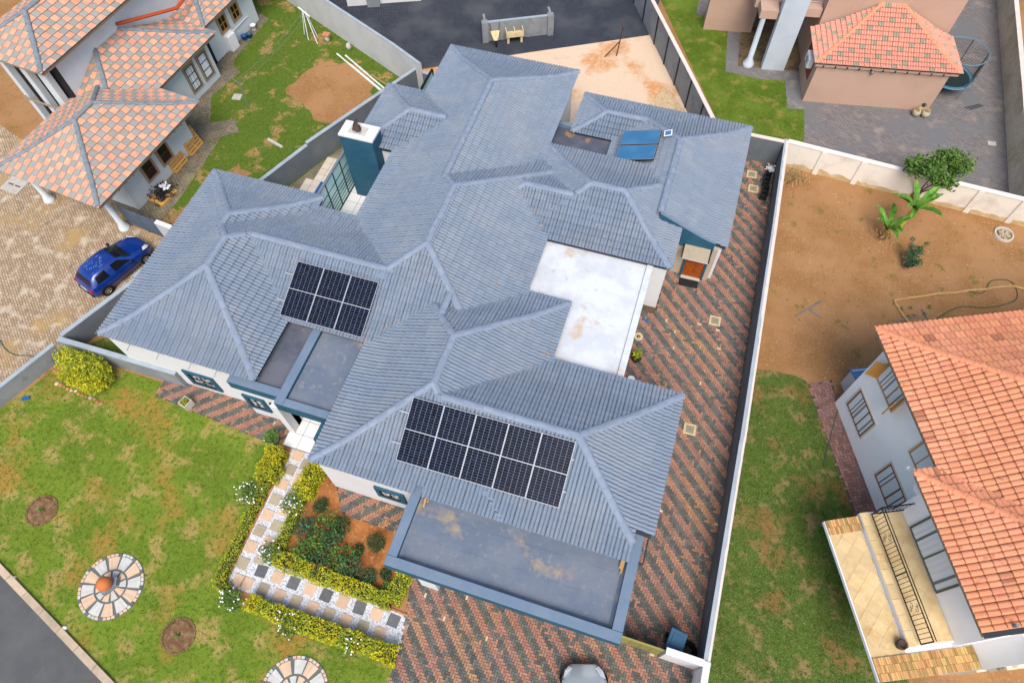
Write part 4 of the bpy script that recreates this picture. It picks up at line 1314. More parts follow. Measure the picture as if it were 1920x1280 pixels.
dm = MB().lathe([(0, 0), (.12, .012), (.24, .05), (.34, .1), (.345, .105), (.33, .11), (.23, .062), (.1, .02), (0, .01)], 20).build('dish', 'plastic_white', dsh, (-.55, -4.85, 4.35), smooth=True)
dm.rotation_euler = (R(50), R(-40), 0)
MB().tube([(-.5, -4.85, 4.3), (-.02, -4.8, 4.1)], .02, 6).build('arm', 'steel_grey', dsh)
MB().tube([(-.58, -4.9, 4.3), (-.9, -4.55, 4.5), (-1.02, -4.3, 4.62)], .012, 5).build('feed_arm', 'plastic_white', dsh)
MB().box(-1.08, -.98, -4.34, -4.24, 4.58, 4.68).build('receiver', 'plastic_white', dsh)
pt_ = thing('clay_pot', 'dark red clay pot on the ledge below the balcony', 'pot', (10.28, 5.75, 2.45))
MB().lathe([(0, 0), (.12, 0), (.16, .16), (.15, .25), (.12, .25), (.11, .2), (0, .19)], 14).build('pot', 'rust', pt_, smooth=True)
sb = thing('lean_to_box', 'small white shed with dark blue roof against the white house', 'shed', (8.55, 14.93, 0), R(24.3))
MB().box(.55, 1.75, .02, .85, 0, 1.15).build('body', 'pale_wall', sb)
rf_ = MB()
rf_.add([(.5, .0, 1.32), (1.8, .0, 1.32), (1.8, .92, 1.12), (.5, .92, 1.12), (.5, .0, 1.27), (1.8, .0, 1.27), (1.8, .92, 1.07), (.5, .92, 1.07)], [(0, 1, 2, 3), (4, 7, 6, 5), (0, 4, 5, 1), (2, 6, 7, 3), (0, 3, 7, 4), (1, 5, 6, 2)])
rf_.build('roof', 'collector', sb)

# ------------------------------------------------------------------ upper right neighbour
PH = thing('upper_house', 'pinkish brown house with pink and green tiled garage roof', 'house', (5.45, 32.41, 0), R(10.1))
WP = Matrix.Translation((5.45, 32.41, 0)) @ Matrix.Rotation(R(10.1), 4, 'Z')
PR = [RC(-.2, 6.75, -.18, 5.7, 2.5, clip=lambda x, y: y < 2.75, clipax=(1, -1, 2.75))]
pickP = lambda i, row, k, px, py: 1 if (k*2+row*3) % 7 == 0 else 0
build_roof(PH, PR, Hprof(.40, .55), 'roll', .26, .24, ['P_pink', 'P_green'], pickP, capm='P_cap', cap_r=.115, wld=WP, fascia='P_wall')
wp = MB()
wp.box(0, 6.42, 0, 2.75, -.02, 2.45)
wp.box(.15, 6.6, 2.75, 11, -.02, 7.5)
wp.box(-3.2, .145, 3.4, 11, 2.9, 3.35)
wp.build('wall', 'P_wall', PH)
MB().box(-2.05, -.83, 2.30, 2.75, 0, 7.2).build('column', 'pale_blue_wall', PH, bevel=.02)
MB().lathe([(.3, 0), (.3, .15), (.22, .2), (.22, .32), (.15, .38), (.14, 2.9)], 14).build('column', 'pale_blue_wall', PH, (-2.75, 2.62, 0), smooth=True)
MB().lathe([(.3, 0), (.3, .15), (.22, .2), (.22, .32), (.15, .38), (.14, 2.9)], 14).build('column', 'pale_blue_wall', PH, (-3.3, 6.3, 0), smooth=True)
MB().box(-3.0, -2.1, 2.5, 3.4, 2.9, 3.35).build('balcony', 'P_wall', PH)
MB().box(-.8, .1, 2.9, 3.4, 2.9, 3.35).build('balcony', 'P_wall', PH)
for (xa, xb) in ((-2.9, -2.1), (-.75, .1)):
    rr_ = MB().tube([(xa, 3.35, 4.2), (xb, 3.35, 4.2)], .025, 6).build('balcony_rail', 'aluminium', PH)
    for k in range(6):
        MB().tube([(xa, 3.35, 3.45+.13*k), (xb, 3.35, 3.45+.13*k)], .014, 5).build('bar', 'aluminium', rr_)
MB().box(-5.2, -2.5, 5.4, 6.0, 0, 2.6).build('side_wall', 'P_wall', PH)
MB().box(-.04, .0, .6, 2.2, .9, 2.0).build('window', 'frame_brown', PH)
for k in range(11):
    MB().box(.2+.58*k, .27+.58*k, -.16, .0, 2.25, 2.38).build('rafter_end', 'trim_black', PH)
MB().lathe([(0, .16), (.07, .14), (.09, 0), (0, 0)], 10).build('wall_lamp', 'steel_grey', PH, (2.7, -.06, 2.05), smooth=True)
ac = thing('air_conditioner', 'white air conditioner unit on the pinkish brown garage wall', 'air conditioner', (5.30, 33.4, 1.55), R(10.1))
MB().box(-.34, -.06, -.38, .38, 0, .55).build('casing', 'plastic_white', ac, bevel=.02)
MB().lathe([(.2, 0), (.2, .01), (0, .015)], 16).build('fan_grille', 'steel_grey', ac, (-.342, 0, .28)).rotation_euler = (0, R(-90), 0)
MB().tube([(-.2, .1, 0), (-.05, .1, -.3)], .02, 5).build('bracket', 'steel_grey', ac)
# far house at the top edge
FH = thing('rear_house', 'white house wall with a grey pier at the top edge', 'house', (-21.3, 32.9, 0), R(23))
MB().box(0, 1.2, .0, 4, 0, 3).build('wall', 'white_wall', FH)
MB().box(1.2, 1.95, -.25, 4, 0, 3).build('pier', 'boundary_grey', FH)
MB().box(1.95, 4.4, .05, 4, 0, 3).build('wall', 'white_wall', FH)
MB().box(4.9, 8.5, .5, 4, 0, 3).build('wall', 'white_wall', FH)

# ------------------------------------------------------------------ plants
def leaf_mesh(pts, size, mb=None, flat=.5, m=0, aspect=.5):
    mb = mb or MB()
    for p in pts:
        s = size*random.uniform(.6, 1.35)
        a = random.uniform(0, 6.283)
        el = random.gauss(0, flat)
        d = Vector((math.cos(a)*math.cos(el), math.sin(a)*math.cos(el), math.sin(el)))
        t = d.cross(Vector((random.gauss(0, .5), random.gauss(0, .5), 1))).normalized()
        p = Vector(p)
        mb.face([p-d*s*.5, p+t*s*aspect*.5, p+d*s*.5, p-t*s*aspect*.5], m)
    return mb
def blob_points(n, c, r, lump=.28, shell=.55, seed=0, f=2.2):
    out = []
    while len(out) < n:
        d = Vector((random.gauss(0, 1), random.gauss(0, 1), random.gauss(0, 1))).normalized()
        k = 1+lump*noise.noise((d.x*f+seed*7.7, d.y*f, d.z*f+seed))*1.8
        q = random.uniform(shell**3, 1)**(1/3)*k
        p = Vector((c[0]+d.x*r[0]*q, c[1]+d.y*r[1]*q, c[2]+d.z*r[2]*q))
        if p.z > .02:
            out.append(p)
    return out
def shrub(name, label, cat, loc, rad, n, size, leaf, group=None, seed=0, flowers=None, stems=True, lump=.28, flat=.5, leaf2=None):
    o = thing(name, label, cat, (loc[0], loc[1], 0), 0, group)
    z0 = loc[2] if len(loc) > 2 else 0
    c = (0, 0, z0+rad[2]*.85)
    pts = blob_points(n, c, rad, lump, .45, seed)
    mb = leaf_mesh(pts, size, flat=flat)
    if leaf2:
        leaf_mesh(blob_points(n//3, (0, 0, c[2]+rad[2]*.1), [q*1.02 for q in rad], lump, .8, seed), size, mb, flat, 1)
    mb.build('foliage', [leaf, leaf2] if leaf2 else leaf, o)
    if stems:
        st = MB()
        for k in range(6):
            a = k*1.05+seed
            st.tube([(0.03*math.cos(a), .03*math.sin(a), z0), (rad[0]*.35*math.cos(a), rad[1]*.35*math.sin(a), z0+rad[2]*.8), (rad[0]*.6*math.cos(a), rad[1]*.6*math.sin(a), z0+rad[2]*1.3)], [.014, .01, .004], 5)
        st.build('stem', 'bark', o)
    if flowers:
        fm, nf, fs = flowers
        k = 0
        while k < nf:
            d = Vector((random.gauss(0, 1), random.gauss(0, 1), abs(random.gauss(0, 1))+.15)).normalized()
            q = 1+lump*noise.noise((d.x*2.2+seed*7.7, d.y*2.2, d.z*2.2+seed))*1.8
            p = Vector((d.x*rad[0]*q*1.05, d.y*rad[1]*q*1.05, c[2]+d.z*rad[2]*q*1.05))
            f = MB()
            s = fs*random.uniform(.7, 1.25)
            f.lathe([(0, .5*s), (.7*s, .35*s), (1.0*s, 0), (.6*s, -.35*s), (0, -.5*s)], 6)
            f.build('flower', fm, o, tuple(p))
            k += 1
    return o
def hedge(name, label, pts, wd, h, n, leaf, size=.075, group='clipped hedges along the path', leaf2=None):
    """a clipped run of hedge along pts"""
    wd, h, n = wd*1.2, h*1.1, int(n*1.35)
    P = [Vector(p) for p in pts]
    o = thing(name, label, 'hedge', (0, 0, 0), 0, group)
    segs = [(a, b, (b-a).length) for a, b in zip(P, P[1:])]
    T = sum(s[2] for s in segs)
    mb = MB()
    core = MB()
    for a, b, L_ in segs:
        d = (b-a).normalized()
        nn = Vector((-d.y, d.x))
        wd, h = (wd, h)
        core.prism([tuple(a-nn*wd*.33), tuple(b-nn*wd*.33), tuple(b+nn*wd*.33), tuple(a+nn*wd*.33)], 0, h*.72, 0)
        m = int(n*L_/T)
        for k in range(m):
            t = random.uniform(-.04, 1.04)
            c = a+(b-a)*t
            edge = 1+.30*noise.noise((c.x*2.6, c.y*2.6, 3.3))+.18*noise.noise((c.x*7, c.y*7, 1.3))
            w2, h2 = wd*.5*edge, h*(1+.22*noise.noise((c.x*3.1, c.y*3.1, 7.7))+.12*noise.noise((c.x*9, c.y*9, 2)))
            th = random.uniform(-.15, math.pi+.15)
            rr = random.uniform(.8, 1.05)
            sx = max(-1, min(1, math.cos(th)*1.3))*rr
            sz = min(1, max(.03, math.sin(th)*1.35))*rr
            p = c+nn*w2*sx
            leaf_mesh([(p.x, p.y, h2*sz)], size, mb, .6, 1 if leaf2 and noise.noise((c.x*1.3, c.y*1.3, 5)) > .1 else 0)
    mb.build('foliage', [leaf, leaf2] if leaf2 else leaf, o)
    core.build('twigs', 'twig_core', o)
    return o
hedge('hedge', 'golden hedge block at the top of the path by the front porch', [(-11.95, 6.2), (-11.85, 4.95)], .62, .75, 1800, 'leaf_gold', leaf2='leaf_lime')
hedge('hedge', 'thin green hedge strip along the lawn side of the path', [(-11.88, 4.9), (-11.85, 3.2), (-11.75, 1.15), (-11.3, .95)], .34, .38, 2200, 'leaf_lime', .06)
hedge('hedge', 'golden hedge along the lower path edge, left piece', [(-10.35, .86), (-8.75, .82)], .46, .5, 1700, 'leaf_gold', leaf2='leaf_lime')
hedge('hedge', 'golden hedge along the lower path edge ending at the drive', [(-8.55, .80), (-4.85, .82)], .5, .55, 3600, 'leaf_gold', leaf2='leaf_lime')
hedge('hedge', 'golden hedge at the roof corner above the flower bed', [(-10.2, 6.1), (-10.3, 4.85)], .58, .7, 1600, 'leaf_gold')
hedge('hedge', 'thin green hedge between path and flower bed', [(-10.3, 4.8), (-10.25, 2.55)], .34, .42, 1400, 'leaf_lime', .06)
hedge('hedge', 'golden hedge below the flower bed turning up beside the carport', [(-10.1, 2.5), (-7.6, 2.42), (-5.62, 2.38), (-5.5, 3.35)], .46, .5, 4200, 'leaf_gold', leaf2='leaf_lime')
roses = [((-12.3, 4.3), 'on the lawn side of the path, upper'), ((-10.5, 4.45), 'between path and flower bed, upper'), ((-10.45, 2.6), 'at the inner corner of the path'), ((-11.0, .75), 'at the outer corner of the path'), ((-8.65, .6), 'between the two lower hedges'), ((-6.35, .7), 'in the lower hedge near the drive')]
for k, (p, wh) in enumerate(roses):
    shrub('rose_bush', 'white flowering rose bush ' + wh, 'rose bush', p, (.42, .40, .42), 480, .085, 'leaf_mid', 'white roses by the path', 11+k, ('petal_white', 30 if k in (0, 1) else 20, .03), lump=.4)
bedp = rag([(-10.15, 6.1), (-9.75, 6.05), (-9.1, 5.35), (-8.65, 4.74), (-5.3, 4.7), (-5.3, 2.3), (-10.3, 2.3)], .4, .05, 4)
sheet('flower_bed', bedp, .016, 'bed_soil')
redr = [(-9.6, 3.85), (-9.05, 3.45), (-8.55, 3.75), (-9.35, 2.95), (-8.65, 2.85), (-8.0, 3.25), (-7.55, 3.0), (-8.9, 4.15)]
rl_ = ['leftmost by the hedge', 'in the middle of the thicket', 'beside the dark round shrub', 'lower left in the bed', 'lower middle in the bed', 'right of the thicket', 'lower right of the thicket', 'topmost of the thicket']
for k, p in enumerate(redr):
    shrub('red_rose_bush', 'green rose bush with red blooms, ' + rl_[k], 'rose bush', p, (.5, .48, .36), 420, .105, 'leaf_mid' if k % 2 else 'leaf_blue', 'red roses in the flower bed', 30+k, ('petal_red', 3, .035), lump=.5)
rs = [((-9.5, 4.75), .30, 'dark upright shrub at the top left of the bed', 'leaf_dark'), ((-8.45, 4.3), .36, 'large dark round shrub under the paving corner', 'leaf_dark'), ((-6.95, 4.12), .36, 'dark green spiky shrub near the carport', 'leaf_dark'), ((-7.5, 3.68), .24, 'very dark small round shrub in the bed centre', 'leaf_dark'), ((-6.75, 2.95), .30, 'grey green shrub near the lower hedge', 'leaf_blue'), ((-6.2, 3.2), .22, 'small dark shrub under the carport corner', 'leaf_dark'), ((-7.75, 2.85), .32, 'low green shrub right of the roses', 'leaf_mid'), ((-5.98, 2.85), .2, 'little green plant by the hedge corner', 'leaf_mid'), ((-7.2, 2.75), .12, 'tiny dark plant in the lower bed', 'leaf_dark')]
for k, (p, r_, lab, lf) in enumerate(rs):
    shrub('bed_shrub', lab, 'shrub', p, (r_, r_, r_*.8), int(1300*r_), .075, lf, 'shrubs in the flower bed', 60+k, lump=.15)
# yellow bush with stone edging
for k, (p, rad, lab) in enumerate((((-21.3, 7.08), (1.3, .56, .8), 'big yellow green bush against the low front wall, back half'), ((-21.15, 6.5), (1.2, .38, .46), 'bright yellow clipped bush in front of the larger bush'))):
    shrub('yellow_bush', lab, 'bush', p, rad, 4200 if k == 0 else 3000, .085, 'leaf_lime' if k == 0 else 'leaf_gold', None, 80+k, lump=.25, leaf2='leaf_gold' if k == 0 else None)
fern = thing('fern', 'dark green fern in the corner of the low walls', 'fern', (-22.45, 7.15, 0))
fm = MB()
for k in range(26):
    a = random.uniform(0, 6.28)
    L_ = random.uniform(.35, .65)
    pr_ = None
    for t in range(5):
        q = t/4
        c = Vector((math.cos(a)*L_*q, math.sin(a)*L_*q, .55*math.sin(q*2.2)+.05))
        if pr_ is not None:
            sd = Vector((-math.sin(a), math.cos(a), 0))*.05*(1.1-q)
            fm.face([pr_-sd, pr_+sd, c+sd*.9, c-sd*.9])
        pr_ = c
fm.build('fronds', 'leaf_dark', fern)
def stone(loc, s, m, label, grp, cat='stone'):
    mb = MB()
    mb.lathe([(0, .55*s), (.55*s, .45*s), (.95*s, .12*s), (.8*s, -.1*s)], 8)
    o = mb.build('edging_stone', m)
    for v in o.data.vertices:
        v.co *= 1+.25*noise.noise((v.co.x*9+loc[0]*5, v.co.y*9+loc[1]*5, v.co.z*9))
    o.location = (loc[0], loc[1], .02)
    o.rotation_euler[2] = random.uniform(0, 3)
    tag(o, label, cat, grp)
for k in range(13):
    x = -22.45+.195*k
    stone((x, 6.18-.02*k+random.uniform(-.04, .04)), random.uniform(.07, .1), random.choice(['brick_edge', 'stone_olive', 'brick_edge', 'stone_beige']), 'rounded edging stone in front of the yellow bush, %s' % ('leftmost of the row' if k == 0 else 'rightmost of the row' if k == 12 else ['', 'second', 'third', 'fourth', 'fifth', 'sixth', 'seventh', 'eighth', 'ninth', 'tenth', 'eleventh', 'twelfth'][k]+' from the left'), 'edging stones of the yellow bush')
# potted plants
pp_ = thing('square_planter', 'small square concrete planter with yellow green plant on the paving', 'planter', (-16.6, 6.95, 0), R(-15))
MB().add if False else None
pk = MB()
for (a, b, c_, d_) in ((-.2, .2, -.2, -.16), (-.2, .2, .16, .2), (-.2, -.16, -.158, .158), (.16, .2, -.158, .158)):
    pk.box(a, b, c_, d_, 0, .4)
pk.build('box', 'concrete', pp_)
MB().box(-.158, .158, -.158, .158, .05, .32).build('soil', 'bed_soil', pp_)
leaf_mesh(blob_points(160, (0, 0, .42), (.15, .15, .12), .2, .3, 1), .07).build('foliage', 'leaf_lime', pp_)
pp_ = thing('potted_shrub', 'green bushy shrub in a round grey pot by the porch', 'potted plant', (-12.45, 6.6, 0))
MB().lathe([(0, 0), (.16, 0), (.23, .34), (.2, .34), (.19, .3), (0, .28)], 14).build('pot', 'boundary_grey', pp_, smooth=True)
leaf_mesh(blob_points(420, (0, 0, .55), (.3, .3, .25), .25, .4, 2), .09).build('foliage', 'leaf_mid', pp_)
pp_ = thing('potted_plant', 'spiky yellow green plant in a black pot beside the white roof edge', 'potted plant', (.42, 14.5, 0))
MB().lathe([(0, 0), (.18, 0), (.24, .3), (.21, .3), (.2, .26), (0, .24)], 14).build('pot', 'trim_black', pp_, smooth=True)
leaf_mesh(blob_points(90, (0, .05, .42), (.2, .26, .2), .2, .2, 3), .2, flat=.9, aspect=.2).build('foliage', 'leaf_lime', pp_)

# ------------------------------------------------------------------ path and round pavings
ph = tag(MB().prism([(-11.7, 6.6), (-10.55, 6.55), (-10.5, 2.35), (-4.78, 2.12), (-4.82, 1.0), (-11.6, 1.12)], .0, .014).build('garden_path', 'gravel_white'), kind='structure')
sq = {}
for m_ in ('stone_beige', 'stone_olive', 'stone_dark'):
    o = MB().add and MB().box(-.2, .2, -.2, .2, 0, .03).build('stepping_stone', m_, bevel=.012)
    sq[m_] = o.data
    o_ = o
    bpy.data.objects.remove(o_)
def step(x, y, m_, a=0):
    o = inst(sq[m_], 'stepping_stone', ph, Matrix.Translation((x, y, .014)) @ Matrix.Rotation(R(a)+random.uniform(-.05, .05), 4, 'Z'))
for k in range(9):
    step(-10.55+.64*k*1.02-.02, 1.95-.012*k, 'stone_dark' if k % 2 == 0 else 'stone_beige')
    step(-10.55+.64*k*1.02-.32, 1.42-.012*k, 'stone_beige' if k % 2 == 0 else 'stone_olive')
step(-11.2, 1.42, 'stone_beige')
for k in range(8):
    step(-11.35+.006*k, 2.0+.62*k, 'stone_olive' if k % 2 == 0 else 'stone_beige')
    if 0 < k < 8:
        step(-10.82, 1.72+.62*k, 'stone_beige' if k % 2 == 0 else 'stone_olive')
pe = MB()
pbm = MB().box(-.1, .1, -.035, .035, 0, .05).build('edge_brick', 'brick_edge')
pbd = pbm.data
bpy.data.objects.remove(pbm)
def edge(a, b):
    a, b = Vector(a), Vector(b)
    n = int((b-a).length/.215)
    d = (b-a).normalized()
    for k in range(n):
        p = a+d*(k+.5)*.215
        inst(pbd, 'edge_brick', ph, Matrix.Translation((p.x, p.y, 0)) @ Matrix.Rotation(math.atan2(d.y, d.x)+random.uniform(-.06, .06), 4, 'Z'))
edge((-11.68, 6.5), (-11.62, 1.15)); edge((-11.55, 1.1), (-4.85, 1.02)); edge((-10.5, 2.38), (-4.9, 2.16)); edge((-10.52, 4.6), (-10.5, 2.4))
# gravel pebbles
pb_ = MB()
pathpoly = [(-11.66, 6.5), (-10.58, 6.5), (-10.54, 2.32), (-4.84, 2.1), (-4.86, 1.06), (-11.58, 1.16)]
k = 0
while k < 5200:
    x, y = random.uniform(-11.7, -4.8), random.uniform(1.0, 6.5)
    if inpoly(x, y, pathpoly):
        s = random.uniform(.012, .026)
        a = random.uniform(0, 3)
        c, d = math.cos(a)*s, math.sin(a)*s
        z = .014
        pb_.add([(x+c, y+d, z), (x-d, y+c, z), (x-c, y-d, z), (x+d, y-c, z), (x, y, z+s)], [(0, 1, 4), (1, 2, 4), (2, 3, 4), (3, 0, 4)])
        k += 1
tag(pb_.build('pebbles', 'gravel_white', ph), kind='stuff')
def round_paving(cx, cy, label, rot):
    o = thing('round_paving', label, 'paving circle', (cx, cy, 0), rot, 'round stone pavings in the lawn')
    MB().prism([(1.17*math.cos(t*.1309), 1.17*math.sin(t*.1309)) for t in range(48)], 0, .022).build('mortar_bed', 'grout', o)
    def sector(r0, r1, a0, a1, z, m_, nm, n=5):
        inn = [(r0*math.cos(a0+(a1-a0)*k/n), r0*math.sin(a0+(a1-a0)*k/n)) for k in range(n+1)]
        out = [(r1*math.cos(a0+(a1-a0)*k/n), r1*math.sin(a0+(a1-a0)*k/n)) for k in range(n+1)]
        mb = MB()
        for k in range(n):
            mb.face([(*inn[k], z), (*out[k], z), (*out[k+1], z), (*inn[k+1], z)])
            mb.face([(*out[k], 0), (*out[k+1], 0), (*out[k+1], z), (*out[k], z)])
            mb.face([(*inn[k+1], 0), (*inn[k], 0), (*inn[k], z), (*inn[k+1], z)])
        mb.face([(*inn[0], 0), (*out[0], 0), (*out[0], z), (*inn[0], z)])
        mb.face([(*out[-1], 0), (*inn[-1], 0), (*inn[-1], z), (*out[-1], z)])
        mb.build(nm, m_, o)
    for k in range(12):
        j = random.uniform(-.03, .03)
        sector(.60, 1.04, k*.5236+.06+j, (k+1)*.5236-.05+j, .045, 'stone_beige' if k % 2 else 'stone_grey', 'paving_stone')
    for k in range(10):
        sector(.18, .53, k*.6283+.08, (k+1)*.6283-.08, .045, 'stone_beige' if k % 2 else 'stone_grey', 'paving_stone')
    for k in range(48):
        sector(1.06, 1.15, k*.1309+.012, (k+1)*.1309-.012, .05, 'stone_dark' if k % 4 == 0 else random.choice(['stone_grey', 'stone_beige']), 'border_stone', 1)
    return o
round_paving(-15.5, -.16, 'round mosaic paving with a terracotta ball on it', .2)
round_paving(-7.65, -1.25, 'round mosaic paving cut by the lower edge near the drive', .5)
bl_ = thing('ball_ornament', 'terracotta ball on a grey cradle in the middle of the round paving', 'ornament', (-15.52, -.16, .05))
bp_ = MB()
n = 10
for i in range(n):
    for k in range(16):
        t0, t1, p0, p1 = math.pi*i/n, math.pi*(i+1)/n, 2*math.pi*k/16, 2*math.pi*(k+1)/16
        S = lambda t, p: (.26*math.sin(t)*math.cos(p), .26*math.sin(t)*math.sin(p), .42+.26*math.cos(t))
        bp_.face([S(t0, p0), S(t1, p0), S(t1, p1), S(t0, p1)])
bo = bp_.build('ball', 'terracotta', bl_, smooth=True)
bm = bmesh.new(); bm.from_mesh(bo.data); bmesh.ops.remove_doubles(bm, verts=bm.verts, dist=.001); bm.to_mesh(bo.data); bm.free()
MB().prism([(.30, .1), (.05, -.34), (-.16, -.28), (.05, .05), (.0, .3), (.2, .34)], 0, .24).build('cradle', 'boundary_grey', bl_)
for k, ((x, y), lab) in enumerate((((-19.65, 1.41), 'round brown mulch ring with a seedling, left on the lawn'), ((-12.3, -.86), 'round brown mulch ring with a seedling, near the ball ornament'))):
    o = thing('mulch_ring', lab, 'plant bed', (x, y, 0))
    mb = MB()
    n = 28
    pr_ = [(0, .03), (.2, .025), (.34, .045), (.46, .05), (.56, .0)]
    mb.lathe(pr_, n)
    for i, v in enumerate(mb.v):
        q = 1+.14*noise.noise((v[0]*3+k*9, v[1]*3, 1))
        mb.v[i] = (v[0]*q, v[1]*q, v[2]+.025*noise.noise((v[0]*9, v[1]*9, k)) if v[2] > 0 else v[2])
    mb.build('mulch', 'twig_core', o).data.materials[0] = MATS['mulch'] if 'mulch' in MATS else mat('mulch', (0.155, 0.085, 0.04), .95, 0, [(6, (0.25, 0.16, 0.09), .45, .7, 4)], (30, .8, .03))
    leaf_mesh(blob_points(26, (0, 0, .12), (.1, .1, .1), .2, .1, k), .09).build('seedling', 'leaf_mid', o)
    br = MB()
    for t in range(15):
        a = t*.4189
        br.box(-.1, .1, -.035, .035, 0, .045, 0, Matrix.Translation((.56*math.cos(a), .56*math.sin(a), 0)) @ Matrix.Rotation(a+1.57, 4, 'Z'))
    br.build('edging', 'mulch', o)
lm = []
for k, (x, y) in enumerate(((-19.06, -1.0), (-16.25, -1.86))):
    o = MB().lathe([(0, .09), (.07, .07), (.09, 0)], 12).build('kerb_marker', 'plastic_white', smooth=True)
    o.location = (x, y, .01)
    tag(o, 'small white round marker on the verge, %s of the two by the kerb' % ('left' if k == 0 else 'right'), 'marker', 'kerb markers')

# ------------------------------------------------------------------ lawn grass
def blades(name, poly, n, m_, label, h=.07, excl=(), keep=.5, circ=()):
    xs, ys = [p[0] for p in poly], [p[1] for p in poly]
    mb = MB()
    k = 0
    x0, x1, y0, y1 = max(min(xs), -30), min(max(xs), 18), max(min(ys), -6), min(max(ys), 40)
    while k < n:
        x, y = random.uniform(x0, x1), random.uniform(y0, y1)
        k += 1
        if not inpoly(x, y, poly) or any((x-c[0])**2+(y-c[1])**2 < c[2]**2 for c in circ):
            continue
        if noise.noise((x*.9, y*.9, 4.4))+.5*noise.noise((x*3.3, y*3.3, 2)) < random.uniform(-.75, keep-.5):
            continue
        for q in range(3):
            a = random.uniform(0, 6.283)
            s = h*random.uniform(.5, 1.25)
            w_ = .011
            dx, dy = math.cos(a), math.sin(a)
            lx, ly = random.gauss(0, .6)*s, random.gauss(0, .6)*s
            mb.face([(x-dx*w_, y-dy*w_, .006), (x+dx*w_, y+dy*w_, .006), (x+lx, y+ly, s*.8)])
            x += random.uniform(-.03, .03)
            y += random.uniform(-.03, .03)
    tag(mb.build(name, m_), label, 'grass', kind='stuff')
CI = [(-15.5, -.16, 1.18), (-7.65, -1.25, 1.18), (-19.65, 1.41, .6), (-12.3, -.86, .6)]
blades('grass', lawn_poly, 36000, 'lawn_blade', 'short patchy grass of the front lawn', .055, circ=CI)
ybl = [p for p in yard_poly]
blades('grass', ybl, 24000, 'yard_blade', 'rough grass of the side yard by the chequered house', .085, keep=.2, circ=[(-19.1, 25.9, 2.3), (-21.5, 17.2, 1.0)])
blades('grass', [(-3.5, 38.8), (1.3, 29.8), (5.2, 28.3), (5.9, 28.6), (5.62, 31.7), (4.76, 31.55), (4.4, 33.7), (3.1, 33.45), (1.2, 33.5), (.6, 38.1), (-1.25, 38.0)], 14000, 'bright_blade', 'bright green grass below the pinkish house', .07)
blades('grass', [(5.05, -4), (5.05, 15.5), (7.3, 15.5), (9.7, 10.4), (12, 3)], 22000, 'dry_blade', 'patchy dry grass below the terracotta roofed house', .06)
tuft = MB()
for k in range(90):
    x, y = random.uniform(5.3, 15), random.uniform(16, 26.5)
    if x > 8.3+(y-14.93)*-.45+5 and y < 21:
        continue
    for q in range(6):
        a = random.uniform(0, 6.28)
        tuft.face([(x+.012, y, .0), (x-.012, y, .0), (x+math.cos(a)*.09, y+math.sin(a)*.09, .05)])
tag(tuft.build('weeds', 'leaf_mid'), 'tiny scattered weeds on the bare soil', 'weeds', kind='stuff')
peb = MB()
for k in range(1500):
    x, y = random.uniform(5.2, 18), random.uniform(15.9, 26.6)
    if noise.noise((x*.5, y*.5, 8)) < -.05:
        continue
    s = random.uniform(.01, .03)
    peb.add([(x+s, y, .0), (x, y+s, .0), (x-s, y, .0), (x, y-s, .0), (x, y, s*.8)], [(0, 1, 4), (1, 2, 4), (2, 3, 4), (3, 0, 4)])
tag(peb.build('pebbles', 'gravelly'), 'small pale stones strewn over the bare soil', 'pebbles', kind='stuff')

